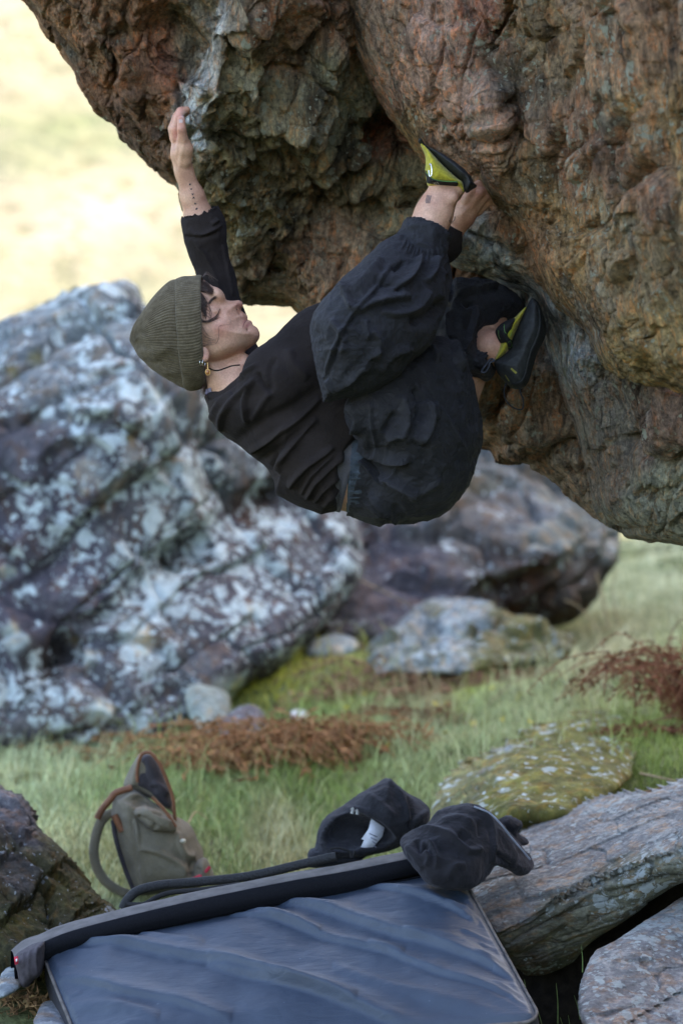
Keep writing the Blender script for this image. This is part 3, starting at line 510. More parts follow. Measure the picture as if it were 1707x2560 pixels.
# ------------------------------------------------------------------ solid modelling on a voxel grid (smooth unions, then surface nets)
class Vol:
    def __init__(s, lo, hi, h):
        s.h = h; s.lo = np.array(lo, float); s.n = [int((hi[i] - lo[i]) / h) + 2 for i in range(3)]
        s.ax = [lo[i] + h * np.arange(s.n[i]) for i in range(3)]; s.f = np.full(s.n, 0.5, np.float32)
    @classmethod
    def px(c, x0, y0, x1, y1, d0, d1, h):
        A = [P(x, y, d) for x in (x0, x1) for y in (y0, y1) for d in (d0, d1)]; A = np.array(A); return c(A.min(0), A.max(0), h)
    def blk(s, lo, hi):
        sl = []
        for i in range(3):
            a = max(0, int((lo[i] - s.lo[i]) / s.h) - 1); b = min(s.n[i], int((hi[i] - s.lo[i]) / s.h) + 3); sl.append(slice(a, max(b, a)))
        g = np.meshgrid(*[s.ax[i][sl[i]] for i in range(3)], indexing='ij', sparse=True); return tuple(sl), g
    def put(s, sl, v, k, sub=False):
        a = s.f[sl]; v = v.astype(np.float32)
        if sub:
            v = -v
            if k > 0: h = np.clip(0.5 - 0.5 * (a - v) / k, 0, 1); s.f[sl] = a * (1 - h) + v * h + k * h * (1 - h)
            else: s.f[sl] = np.maximum(a, v)
        elif k > 0:
            h = np.clip(0.5 + 0.5 * (a - v) / k, 0, 1); s.f[sl] = a * (1 - h) + v * h - k * h * (1 - h)
        else: s.f[sl] = np.minimum(a, v)
    def cone(s, a, b, ra, rb, k=0.01, sy=1.0, sub=False):
        a, b = P(*a), P(*b); r = max(ra, rb) * max(1, sy) + max(k, 0.02) * 1.5; sl, (X, Y, Z) = s.blk(np.minimum(a, b) - r, np.maximum(a, b) + r)
        if s.f[sl].size == 0: return
        e = b - a; L = (e * e).sum() + 1e-12
        t = np.clip(((X - a[0]) * e[0] + (Y - a[1]) * e[1] + (Z - a[2]) * e[2]) / L, 0, 1)
        d = np.sqrt((X - a[0] - t * e[0]) ** 2 + ((Y - a[1] - t * e[1]) / sy) ** 2 + (Z - a[2] - t * e[2]) ** 2) - (ra + (rb - ra) * t)
        s.put(sl, d, k, sub)
    def band(s, a, b, r, k=0.0, sy=1.0, sub=False):
        a, b = P(*a), P(*b); R = r * max(1, sy) + 0.03; sl, (X, Y, Z) = s.blk(np.minimum(a, b) - R, np.maximum(a, b) + R)
        if s.f[sl].size == 0: return
        e = b - a; L = np.sqrt((e * e).sum()); e = e / L; t = (X - a[0]) * e[0] + (Y - a[1]) * e[1] + (Z - a[2]) * e[2]
        d = np.sqrt((X - a[0] - t * e[0]) ** 2 + ((Y - a[1] - t * e[1]) / sy) ** 2 + (Z - a[2] - t * e[2]) ** 2) - r
        s.put(sl, np.maximum(d, np.abs(t - L / 2) - L / 2), k, sub)
    def chain(s, pts, rs, k=0.01, sy=1.0):
        for i in range(len(pts) - 1): s.cone(pts[i], pts[i + 1], rs[i], rs[i + 1], k, sy)
    def ell(s, c, r, k=0.01, rot=0.0, sub=False):
        c = P(*c); R = max(r) + max(k, 0.02) * 1.5; sl, (X, Y, Z) = s.blk(c - R, c + R)
        if s.f[sl].size == 0: return
        ca, sa = math.cos(rot), math.sin(rot); x, y, z = X - c[0], Y - c[1], Z - c[2]; u = x * ca + z * sa; v = -x * sa + z * ca
        k0 = np.sqrt((u / r[0]) ** 2 + (y / r[1]) ** 2 + (v / r[2]) ** 2); k1 = np.sqrt((u / r[0] ** 2) ** 2 + (y / r[1] ** 2) ** 2 + (v / r[2] ** 2) ** 2) + 1e-9
        s.put(sl, k0 * (k0 - 1) / k1, k, sub)
    def slab(s, poly, yc, W, R, k=0.01, p=2.0, sub=False, curve=3):
        """a body whose outline is the polygon and whose cross-section is rounded: half depth W, rim radius R; yc a depth or three+ (px,py,depth)"""
        poly = np.asarray(poly, float); ym = yc if np.isscalar(yc) else float(np.mean([q[2] for q in yc])); W0 = W if np.isscalar(W) else max(q[2] for q in W)
        pl = smooth_poly(poly, curve) if curve else poly
        sc = F / (CAM_D + ym); wp = np.stack([(pl[:, 0] - CX) / sc, CAM_H + (CY - pl[:, 1]) / sc], 1)
        span = 0 if np.isscalar(yc) else max(abs(q[2] - ym) for q in yc)
        m = max(k, 0.02) * 1.5
        sl, (X, Y, Z) = s.blk((wp[:, 0].min() - m, ym - W0 - span - m, wp[:, 1].min() - m), (wp[:, 0].max() + m, ym + W0 + span + m, wp[:, 1].max() + m))
        if s.f[sl].size == 0: return
        x2, z2 = np.broadcast_arrays(X[:, 0, :], Z[:, 0, :]); sd = sd_poly(x2, z2, wp)
        def fld(q):
            if np.isscalar(q): return q
            q = np.asarray(q, float); px, py = CX + x2 * sc, CY - (z2 - CAM_H) * sc
            if len(q) >= 4: return TPS(q)(px, py)[:, None, :]
            A = np.c_[np.ones(len(q)), q[:, :2]]; co = np.linalg.lstsq(A, q[:, 2], rcond=None)[0]; return (co[0] + co[1] * px + co[2] * py)[:, None, :]
        Wf = fld(W); b = np.abs(Y - fld(yc)) / Wf; a = np.maximum(0, (R - sd) / R)[:, None, :]
        d = ((a ** p + b ** p) ** (1.0 / p) - 1) * min(R, W0)
        s.put(sl, d, k, sub)
    def nets(s): return nets(s.f, s.lo, s.h)
def solid(name, vol, mat, parent, strokes=(), noise=(), colfn=None, smooth_it=1, both=False):
    V, Q = vol.nets()
    V = relax(V, Q, 0.5, smooth_it)
    N = vnormals(V, Q)
    if strokes or noise:
        d = np.zeros(len(V)); px, py = proj(V)
        if strokes: d += stroke_field(px, py, strokes) * (1.0 if both else sstep(-0.05, 0.35, -N[:, 1]))
        for (kind, sc, amp, octv, seed) in noise:
            q = V * np.array(sc) if np.ndim(sc) else V * sc
            d += amp * (ridged(q, octv, seed) - 0.45 if kind == 'r' else fbm(q, octv, seed))
        V = V + N * d[:, None]
    col = colfn(V, N) if colfn else None
    return mesh_np(name, V, Q, mat, parent, True, col)
def tube(pts, r, n=6, caps=True):
    """round tube through 3-D points; r a number or one per point"""
    pts = np.asarray(pts, float); r = np.broadcast_to(np.asarray(r, float), (len(pts),)); T = np.gradient(pts, axis=0); T /= np.linalg.norm(T, axis=1, keepdims=True) + 1e-12
    up = np.array([0.13, -0.9, 0.41]); V = []
    for i in range(len(pts)):
        a = np.cross(T[i], up); a /= np.linalg.norm(a) + 1e-9; b = np.cross(T[i], a)
        for k in range(n): th = 2 * math.pi * k / n; V.append(pts[i] + r[i] * (math.cos(th) * a + math.sin(th) * b))
    Q = [(i * n + k, i * n + (k + 1) % n, (i + 1) * n + (k + 1) % n, (i + 1) * n + k) for i in range(len(pts) - 1) for k in range(n)]
    return np.array(V), np.array(Q)
def join(parts):
    V, Q, o = [], [], 0
    for v, q in parts: V.append(v); Q.append(np.asarray(q) + o); o += len(v)
    return np.concatenate(V), np.concatenate(Q)
def spx(pts, n=6): return smooth_poly(np.array([P(*p) for p in pts]), n, False)

# ------------------------------------------------------------------ the climber
person = thing('person', 'climber in olive beanie and black clothes hanging under the overhang', 'person')
person.location = PV(1000, 1305, 0.0)
def child(o): 
    o.parent = person; o.matrix_parent_inverse = PMAT; return o
bpy.context.view_layer.update(); PMAT = person.matrix_world.inverted()

sk = NM('skin', 0.5, 0.4); scn = sk.noise(260, 4, 0.6); sm = sk.noise(22, 4, 0.6)
sk.base(sk.mix(1.0, sk.col(), sk.mix(1.0, sk.ramp(sm, [(0.3, (0.84, 0.72, 0.70)), (0.7, (1.14, 1.14, 1.13))]), sk.ramp(scn, [(0.3, (0.84, 0.80, 0.79)), (0.7, (1.1, 1.1, 1.1))]), 'MULTIPLY'), 'MULTIPLY'))
sk.bump(scn, 0.45, 0.0014); sk.b.inputs['Subsurface Weight'].default_value = 0.12; sk.b.inputs['Subsurface Radius'].default_value = (0.012, 0.005, 0.003); sk.b.inputs['Subsurface Scale'].default_value = 0.6
B = Vol.px(415, 255, 1375, 1312, -0.36, 0.36, 0.0029)
# head and face
face = [(500, 698), (518, 705), (534, 717), (545, 732), (554, 743), (562, 748.5), (575, 751), (590, 751), (597, 751.5), (602, 755.5), (605, 761.5), (603.5, 768), (601, 774.5), (607.5, 779), (615, 786.5), (618, 792.5), (616, 797.5), (619, 799.5), (625, 801.5), (630, 808), (633.5, 814.5), (641, 820.5), (647, 831), (647.5, 841), (642, 852), (630, 864), (616, 874.5), (590, 886), (560, 896), (525, 908), (480, 930), (400, 915), (355, 850), (385, 770), (440, 715)]
HY = -0.02
B.slab(face, HY, 0.070, 0.062, 0.0, 1.45, curve=2)
B.ell((455, 830, HY), (0.092, 0.072, 0.088), 0.02)
B.ell((545, 838, HY - 0.026), (0.042, 0.036, 0.036), 0.02, 0.7)          # cheek
B.ell((552, 870, HY - 0.018), (0.05, 0.040, 0.02), 0.02, 0.35)           # jaw
B.ell((622, 836, HY - 0.004), (0.019, 0.021, 0.02), 0.012)               # chin
B.ell((540, 738, HY - 0.022), (0.022, 0.026, 0.016), 0.012, -0.75)       # brow
B.ell((543, 776, HY - 0.066), (0.019, 0.020, 0.013), 0.010, -0.8, sub=True)   # eye socket
B.ell((538, 778, HY - 0.0425), (0.0145, 0.0135, 0.013), 0.003, -0.8)     # eyeball under the lid
B.ell((597, 761, HY), (.0085, .0105, .0085), .006); B.ell((590, 779, HY - 0.0125), (0.0085, 0.0085, 0.0095), 0.004)          # wing of the nose
B.ell((599, 785, HY - 0.019), (0.0035, 0.006, 0.005), 0.002, sub=True)
B.cone((612, 793, HY), (605, 806, HY - 0.021), 0.006, 0.0035, 0.004, 1.0)      # upper lip
B.cone((623, 808, HY), (608, 821, HY - 0.021), 0.0065, 0.0035, 0.004, 1.0)     # lower lip
B.cone((620, 799.5, HY), (607, 816, HY - 0.024), 0.0014, 0.0013, 0.002, 1.0, sub=True)   # mouth
B.cone((630, 815, HY), (615, 828, HY - 0.03), 0.003, 0.003, 0.006, 1.0, sub=True)
B.ell((511, 884, HY - 0.073), (0.011, 0.006, 0.016), 0.003, 0.2); B.ell((512, 895, HY - 0.076), (0.0085, 0.0055, 0.008), 0.003)
B.ell((505, 880, HY - 0.083), (0.004, 0.006, 0.007), 0.002, sub=True)
B.slab([(505, 890), (560, 892), (612, 884), (630, 896), (640, 906), (628, 940), (610, 990), (580, 1010), (528, 992), (507, 965)], -0.005, 0.055, 0.05, 0.012, 2.0)
# torso, arms and legs
B.chain([(600, 990, 0), (720, 1030, 0), (880, 1140, 0), (1040, 1160, 0)], [.062, .072, .06, .085], 0.02, 1.2)
B.band((800, 1132, 0), (930, 1165, 0), .109, 0.01, 1.22)
LA = [(600, 915, .12), (541, 700, .17), (507, 575, .15), (498, 545, .145), (481, 490, .135), (462, 435, .12), (458, 418, .12)]
B.chain(LA, [.035, .033, .034, .0325, .0262, .0188, .0180], 0.010)
B.chain([(457, 418, .12), (452, 385, .115), (447, 352, .112)], [.018, .0205, .0165], 0.012, 1.45)
B.chain([(463, 400, .095), (462, 370, .082), (456, 345, .072)], [.014, .0165, .012], 0.010)
B.chain([(458, 350, .070), (454, 322, .056), (453, 297, .056)], [.0118, .0100, .0088], 0.002)                 # thumb
for i, (dx, dz, dy) in enumerate([(0, 0, .094), (-5, -1, .114), (-3, 2, .134), (0, 8, .152)]):
    B.chain([(441 + dx, 345 + dz, dy), (438 + dx, 322 + dz, dy - .004), (446 + dx, 294 + dz, dy - .008), (454 + dx * .6, 278 + dz, dy - .008), (467, 273 + dz * .8, dy - .004)], [.0112, .0112, .0098, .0092, .0078], 0.003)
RA = [(690, 955, -.10), (880, 790, -.05), (1030, 660, .02), (1112, 602, .02), (1132, 572, .018)]
B.chain(RA, [.035, .036, .03, .025, .0235], 0.014)
B.chain([(1130, 575, .018), (1156, 537, .010), (1176, 510, .008)], [.0235, .027, .024], 0.010, 1.15)
for pts in ([(1164, 503, -.012), (1180, 474, -.022), (1196, 462, -.010), (1214, 472, .03)], [(1176, 509, -.010), (1199, 480, -.022), (1216, 474, -.006), (1232, 488, .04)], [(1186, 517, .004), (1211, 489, -.008), (1229, 489, .008), (1242, 500, .05)], [(1192, 526, .022), (1216, 503, .012), (1234, 502, .025), (1246, 508, .06)]):
    B.chain(pts, [.0130, .0115, .0105, .009], 0.003)
B.chain([(1040, 1150, -.05), (910, 950, -.17), (1000, 720, -.18), (1056, 600, -.14), (1084, 535, -.125), (1094, 510, -.12)], [.075, .046, .042, .0425, .0385, .0368], 0.012)
B.chain([(1104, 490, -.12), (1085, 440, -.12)], [.026, .014], 0.010); B.cone((1110, 492, -.12), (1140, 470, -.12), .028, .018, 0.010)
B.ell((1132, 494, -.142), (.011, .010, .011), 0.012)
B.chain([(1060, 1120, .08), (1220, 775, .2), (1200, 850, .13), (1230, 866, .07), (1275, 890, .06)], [.08, .045, .034, .032, .02], 0.012); B.cone((1272, 893, .06), (1320, 800, .06), .018, .014, 0.008)
def skincol(V, N):
    px, py = proj(V); c = np.tile(np.array([0.62, 0.37, 0.265]), (len(V), 1)); n = fbm(V * 60, 3, 5)
    def spot(x, y, rx, ry, col, a, rot=0.0, dmax=None):
        nonlocal c
        ca, sa = math.cos(rot), math.sin(rot); u = (px - x) * ca + (py - y) * sa; v = -(px - x) * sa + (py - y) * ca
        k = a * np.exp(-(u / rx) ** 2 - (v / ry) ** 2)
        c = c * (1 - k[:, None]) + np.array(col) * k[:, None]
    spot(550, 822, 26, 20, (0.50, 0.20, 0.155), .65); spot(598, 762, 12, 14, (0.48, 0.2, 0.17), .5)
    lip = (0.36, 0.10, 0.10); spot(611, 803, 3.0, 11, lip, .85, 0.45); spot(619, 812, 4.5, 11, lip, .85, 0.75)
    spot(510, 890, 14, 16, (0.5, 0.2, 0.17), .5)
    spot(452, 285, 16, 26, (0.56, 0.2, 0.16), .75); spot(436, 335, 12, 20, (0.55, 0.2, 0.16), .6); spot(455, 320, 12, 14, (0.52, 0.2, 0.16), .45)
    spot(1196, 480, 26, 20, (0.52, 0.2, 0.15), .6); spot(1165, 560, 40, 26, (0.44, 0.18, 0.13), .45); spot(1175, 510, 12, 10, (0.5, 0.2, .15), .4)
    spot(1225, 860, 40, 50, (0.46, 0.23, 0.18), .5); spot(1110, 500, 40, 20, (0.48, 0.25, 0.19), .3)
    spot(540, 790, 14, 7, (0.40, 0.20, 0.16), .5, -0.9); spot(608, 800, 8, 20, (0.44, 0.2, 0.16), .35)
    spot(460, 286, 7, 9, (0.72, 0.66, 0.66), .6)
    return c * (1 + 0.12 * n)[:, None]
body = child(solid('body', B, sk.m, None, [([(462, 345), (452, 395), (448, 430)], 4, .0012), ([(447, 350), (445, 400)], 3, -.0012), ([(1150, 540), (1176, 512)], 4, .0015), ([(1160, 552), (1188, 520)], 4, -.001), ([(598, 772), (592, 788), (585, 790)], 2.5, -.0016), ([(600, 785), (596, 800), (602, 818)], 4, -.0010), ([(528, 760), (540, 764), (549, 772)], 3.0, -.0016)], colfn=skincol))
BV = BVHTree.FromObject(body, bpy.context.evaluated_depsgraph_get())
CAMV = Vector((0, -CAM_D, CAM_H))
def onto(px, py, lift=0.0008, bvh=None, start=0.0):
    d = (PV(px, py, 0) - CAMV).normalized(); h = (bvh or BV).ray_cast(CAMV + d * start, d)
    if h[0] is None: return PV(px, py, -0.05)
    return h[0] - d * lift
def patch(name, polys, mat, parent=None, lift=0.0009, bvh=None, sub=None):
    """thin ink or thread laid on a surface: each polygon a fan"""
    V, T = [], []
    for p in polys:
        b = len(V); cx, cy = np.mean(np.array(p), 0); V.append(onto(cx, cy, lift, bvh)); V += [onto(x, y, lift, bvh) for x, y in p]
        T += [(b, b + 1 + i, b + 1 + (i + 1) % len(p)) for i in range(len(p))]
    o = mesh_np(name, np.array([tuple(v) for v in V]), np.array(T), mat); return child(o) if parent is None else _sub(o, parent)
def _sub(o, parent):
    o.parent = parent; bpy.context.view_layer.update(); o.matrix_parent_inverse = parent.matrix_world.inverted(); return o
def strip(pts, w):
    """polygon of a stroke of width w"""
    p = smooth_poly(np.array(pts, float), 3, False) if len(pts) > 2 else np.array(pts, float); t = np.gradient(p, axis=0); t /= np.linalg.norm(t, axis=1, keepdims=True) + 1e-9; nrm = np.stack([-t[:, 1], t[:, 0]], 1)
    ww = np.broadcast_to(np.asarray(w, float), (len(p),))[:, None] / 2; return [tuple(q) for q in np.concatenate([p + nrm * ww, (p - nrm * ww)[::-1]])]
def strips(pts, w):
    p = smooth_poly(np.array(pts, float), 3, False) if len(pts) > 2 else np.array(pts, float); return [strip(p[i:i + 2], w) for i in range(len(p) - 1)]
ink = simple_mat('tattoo_ink', (0.035, 0.035, 0.04), 0.6, 0.3, 200, 0.2, 0.0)
b = []
for (x, y) in ((475, 460),): b += [[(x - 2.4, y - 2), (x + 2.6, y - 2.4), (x + 1.6, y + 2.2), (x - 2, y + 2.4)]]
for (x, y, fl) in ((478, 471, 1), (481.5, 484, 1.3), (484, 494, -1.3)): b += [[(x - 3.4, y - 2.4 * fl), (x - 0.6, y + 0.6 * fl), (x + 3.2, y - 3 * fl), (x + 1.4, y + 2.6 * fl), (x - 1.4, y + 2.2 * fl)]]
b += [[(488 + 3.8 * math.sin(a) * (1 if i % 2 == 0 else .45), 508 - 3.8 * math.cos(a) * (1 if i % 2 == 0 else .45)) for i, a in enumerate(np.arange(10) * math.pi / 5)], [(488.5, 521), (493, 518), (494.5, 519.5), (492.5, 523), (489, 523.5)]]
patch('tattoo', b, ink)
ink2 = simple_mat('faded_ink', (0.13, 0.095, 0.09), 0.6, 0.3, 200, 0.2, 0.0)
patch('tattoo', [q for i in range(4) for q in strips([(1067 + i * 3.4, 486 + i * .6), (1066 + i * 3.3, 494), (1064 + i * 3.2, 502 + i * .3), (1066 + i * 2.6, 507)], 1.9)], ink2)
patch('tattoo', [q for st in ([(1127, 541), (1126, 550), (1131, 554), (1136, 547), (1137, 540)], [(1122, 549), (1126, 556), (1131, 556)]) for q in strips(st, 1.5)], ink2)
dark = simple_mat('lash_brown', (0.02, 0.012, 0.01), 0.6, 0.3, 200, 0.2, 0.0)
patch('eyelash', strips([(549, 771), (547.5, 778), (543, 786), (535, 793)], 1.5), dark)
patch('mouth_line', strips([(618.5, 798.5), (613.5, 803), (609, 812), (607.5, 818)], 1.4), simple_mat('mouth_dark', (0.10, 0.03, 0.03), 0.6, 0.3), lift=0.0007)
nail = simple_mat('nail', (0.56, 0.38, 0.36), 0.3, 0.5, 100, 0.1, 0.0)
patch('nail', [[(447, 300), (449, 297), (455, 297), (457, 300), (456.5, 306), (448, 306.5)]], nail, lift=0.0006)
metal = simple_mat('silver', (0.75, 0.73, 0.7), 0.25, 0.5, 100, 0.1, 0.0, metal=1.0); gold = simple_mat('gold', (0.7, 0.42, 0.16), 0.3, 0.5, 100, 0.1, 0.0, metal=1.0)
def ring(name, cx, cy, dy, rx, rz, r, mat, n=14, tilt=0.0):
    c = P(cx, cy, dy); pts = [c + np.array([rx * math.cos(a), tilt * math.cos(a), rz * math.sin(a)]) for a in np.linspace(0, 2 * math.pi, n)]
    return child(mesh_np(name, *tube(pts, r, 6), mat))
ring('earring', 502.5, 906, -.098, .0022, .0062, .0009, metal, tilt=.004); ring('earring', 509.5, 907, -.100, .0026, .0068, .0009, metal, tilt=.004)
ring('earring', 519.5, 930, -.102, .0048, .0066, .0009, gold); child(mesh_np('earring_chain', *tube([P(518.5, 905, -.1), P(519.5, 915, -.102), P(519.5, 923, -.102)], .0009, 6), gold))
st = Vol.px(510, 918, 530, 942, -.112, -.092, .0012); st.ell((519.5, 930, -.102), (.0042, .003, .0058), 0); child(solid('earring_stone', st, simple_mat('amber', (0.35, 0.13, 0.04), 0.2, 0.6), None))
m_ = onto(591.5, 773.5, 0.0005); child(mesh_np('nose_stud', *tube([np.array(m_) + np.array([0, 0, -.001]), np.array(m_) + np.array([0, -.0012, .001])], .0012, 6), metal))
child(mesh_np('necklace', *tube([np.array(onto(x, y, .0008)) for x, y in smooth_poly(np.array([(524, 920), (532, 924.5), (545, 925.5), (560, 921), (580, 914), (600, 912)]), 4, False)], .0016, 6), dark))

# beanie: rings from the brim to the crown, ribs run along it
bm_ = NM('ribbed_wool', 0.95, 0.1); wn = bm_.noise(420, 4, 0.7); wl = bm_.noise(70, 4, 0.6)
bm_.base(bm_.mix(1.0, bm_.ramp(wl, [(0.3, (0.078, 0.058, 0.036)), (0.7, (0.135, 0.106, 0.070))]), bm_.ramp(wn, [(0.3, (0.7, 0.7, 0.7)), (0.7, (1.25, 1.25, 1.25))]), 'MULTIPLY')); bm_.bump(wn, 0.6, 0.002)
bm_.b.inputs['Sheen Weight'].default_value = 0.12; bm_.b.inputs['Sheen Roughness'].default_value = 0.6
def hat(name, prof, ribs, ramp_, wob, seed):
    n = 540; V = []; th = np.linspace(0, 2 * math.pi, n, endpoint=False); R = smooth_poly(np.array(prof, float), 5, False)
    for i, (tx, ty, bx, by, hd) in enumerate(R):
        A, Bq = P(tx, ty, HY), P(bx, by, HY); c = (A + Bq) / 2; e = (A - Bq) / 2; L = np.linalg.norm(e); e = e / L
        rib = ramp_ * (np.abs(np.cos(ribs * th / 2)) - 0.5); u = (L + rib)[:, None] * np.sin(th)[:, None] * e; ww = (hd + rib) * np.cos(th)
        q = c + u; q[:, 1] -= ww; V.append(q)
    V = np.concatenate(V); m = len(R); i = np.arange(n * m).reshape(m, n); j = np.roll(i, -1, 1)
    Q = np.stack([i[:-1].ravel(), j[:-1].ravel(), j[1:].ravel(), i[1:].ravel()], 1)[:, ::-1]
    V = V + fbm(V * 22, 3, seed)[:, None] * wob * np.array([1, 1, 1])
    px, py = proj(V)
    return V, Q, px, py
cr = [(446, 698, 468, 968, .091), (425, 703, 440, 960, .092), (400, 724, 412, 945, .089), (375, 752, 388, 925, .081), (352, 786, 366, 904, .066), (335, 812, 350, 890, .048), (327, 832, 340, 878, .030), (324, 846, 333, 866, .012), (325, 853, 331, 860, .003)]
V, Q, px, py = hat('crown', cr, 104, .0022, .004, 3)
ms = stroke_field(px, py, [([(340, 850), (375, 870), (420, 900), (470, 920)], 14, -.008), ([(345, 875), (390, 880), (430, 870)], 12, .006), ([(360, 900), (400, 910)], 8, -.006), ([(335, 840), (350, 830), (380, 830)], 8, -.004)]); V[:, 1] -= ms
beanie = bpy.data.objects.new('beanie', None); COL.objects.link(beanie); beanie.location = person.location; child(beanie); bpy.context.view_layer.update()
_sub(mesh_np('crown', V, Q, bm_.m), beanie)
br = [(497, 693, 508, 930, .085), (505, 692, 516, 940, .092), (500, 688, 514, 962, .0985), (480, 690, 500, 972, .1005), (458, 692, 480, 976, .1005), (442, 697, 464, 973, .098), (438, 702, 460, 968, .0925), (441, 708, 462, 962, .088)]
V, Q, px, py = hat('brim', br, 116, .0020, .0022, 9)
_sub(mesh_np('brim', V, Q, bm_.m), beanie)

# hair: fringe, loose strands, wisps at the nape
hairm = NM('hair', 0.42, 0.5); hairm.base(hairm.ramp(hairm.noise(120, 3, 0.6), [(0.3, (0.030, 0.016, 0.012)), (0.7, (0.11, 0.06, 0.045))])); rng = random.Random(4)
HP_ = []
def lock(pts, dy, n, spread, r=.0006, jit=3.0, lift=.004):
    for i in range(n):
        o = [rng.uniform(-1, 1) * jit * .4 for _ in range(2)]; q = []
        s1 = rng.uniform(-1, 1); s2 = rng.uniform(-1, 1)
        for j, (x, y) in enumerate(pts):
            t = j / (len(pts) - 1); X = x + o[0] + s1 * spread[0] * t + rng.uniform(-1, 1) * jit * .12; Y = y + o[1] + s2 * spread[1] * t + rng.uniform(-1, 1) * jit * .12
            v = np.array(onto(X, Y, lift + rng.uniform(0, .004))) if dy is None else P(X, Y, dy + s1 * .012); q.append(v)
        q = smooth_poly(np.array(q), 4, False); rr = np.linspace(1.0, 0.35, len(q)) * r * rng.uniform(.7, 1.3); HP_.append(tube(q, rr, 4))
for k in range(30):
    t = k / 29
    if t < .5: a = (500, 697 + 60 * t); mid = (514 + 6 * t, 704 + 50 * t); tip = (529 + 4 * t - 12 * max(0, t - .3), 722 + 22 * t)
    else: a = (498, 727 + 70 * (t - .5)); mid = (508, 738 + 76 * (t - .5)); tip = (517 - 8 * (t - .5), 752 + 88 * (t - .5))
    lock([a, mid, tip], None, 12 if t < .5 else 7, (4.5, 6), .0005, 5.0, .002)
for k in range(5): lock([(497, 792 + k * 2), (508, 801 + k), (522, 803 - k * .5), (536, 797 - k * .5), (546, 788)], None, 4, (4, 4), .00042, 3.0, .002)
lock([(498, 868), (515, 861), (540, 858), (547, 838), (546, 818), (556, 812), (572, 811), (577, 803), (571, 794)], None, 2, (1.2, 1.2), .00026, 1.0, .0012)
for k in range(9): lock([(496, 800 + k * 8), (505, 815 + k * 6), (517, 834 + k * 3.5), (532 + rng.uniform(-8, 8), 842 + k * 2.0)], None, 2, (4, 4), .0003, 3.0, .0015)
for k in range(5): lock([(505, 750 + k * 9), (520, 758 + k * 8), (527, 775 + k * 5), (524, 793)], None, 2, (5, 5), .0004, 3.0, .003)
for k in range(4): lock([(508, 690), (515, 686 - 2 * k), (521 + 3 * k, 688), (526 + 6 * k, 703 - 2 * k)], -.03 - .02 * k, 3, (4, 6), .0004, 4)
lock([(523, 757), (528, 750), (534, 745), (540, 742)], None, 34, (2.2, 2.2), .00032, 5.0, .0008)
lock([(510, 935), (512, 955), (512, 975), (509, 990)], None, 40, (10, 9), .0006, 6, .003)
child(mesh_np('hair', *join(HP_), hairm.m))['kind'] = 'stuff'

# ---------------------------------------------------------------- clothes
def cloth_mat(name, c, weave=900, rough=0.9, sheen=0.25, var=0.35, big=9, crease=0.25):
    m = NM(name, rough, 0.07); a = m.noise(big, 5, 0.6); b = m.noise(weave, 2, 0.5); f = m.noise(130, 5, 0.65)
    k = m.mix(1.0, m.ramp(a, [(0.3, (1 - var,) * 3), (0.7, (1 + var,) * 3)]), m.ramp(b, [(0.3, (0.75,) * 3), (0.7, (1.3,) * 3)]), 'MULTIPLY')
    m.base(m.mix(1.0, tuple(c), k, 'MULTIPLY')); m.bump(f, 0.35, 0.0025); m.bump(b, 0.3, 0.0008); cr_ = m.noise(16, 8, 0.62, None, 1.4); m.bump(m.ramp(cr_, [(0.40, (0, 0, 0)), (0.5, (1, 1, 1)), (0.60, (0.1, 0.1, 0.1))]), crease, 0.008)
    m.b.inputs['Sheen Weight'].default_value = sheen; m.b.inputs['Sheen Roughness'].default_value = 0.5; m.b.inputs['Sheen Tint'].default_value = (0.8, 0.8, 1, 1); return m.m
SHIRT = cloth_mat('black_jersey', (0.024, 0.0185, 0.018), 1400, 0.9, 0.03); TROU = cloth_mat('washed_black_cotton', (0.019, 0.018, 0.022), 1100, 0.62, 0.06, 0.4, 14, 0.45)
S = Vol.px(440, 520, 1140, 1300, -0.30, 0.26, 0.0034)
tor = [(511, 986), (518, 1012), (530, 1053), (553, 1081), (591, 1108), (618, 1134), (644, 1154), (683, 1188), (717, 1222), (759, 1249), (797, 1268), (834, 1279), (852, 1270), (858, 1225), (880, 1150), (960, 1120), (1000, 1000), (950, 880), (880, 790), (820, 815), (778, 831), (721, 858), (684, 872), (660, 886), (640, 908), (612, 930), (580, 955), (548, 976)]
S.slab(tor, 0.0, [(511, 990, .085), (580, 1000, .15), (660, 960, .185), (760, 1080, .165), (850, 1200, .15), (900, 900, .16)], 0.095, 0.0, 2.1)
S.chain([(690, 945, -.13), (800, 860, -.10), (900, 780, -.045), (1030, 662, .02), (1104, 607, .02), (1116, 596, .02)], [.074, .072, .062, .048, .038, .036], 0.03)
S.chain([(600, 915, .12), (566, 810, .155), (541, 700, .17), (520, 620, .16), (509, 565, .15)], [.055, .044, .0405, .041, .042], 0.015)
S.band((740, 1106, 0), (842, 1143, 0), .1165, 0.05, 1.22)
S.band((828, 1139, 0), (853, 1146, 0), .105, 0.006, 1.22, sub=True)
S.cone((514, 588, .152), (507, 558, .149), .0475, .0475, 0.004); S.cone((511, 563, .15), (505, 548, .147), .0475, .0465, 0.003)
S.cone((503, 545, .146), (492, 505, .141), .0405, .0405, 0.001, sub=True)
z = lambda L: [(300 + a / 2.613, 640 + b / 2.613) for a, b in L]
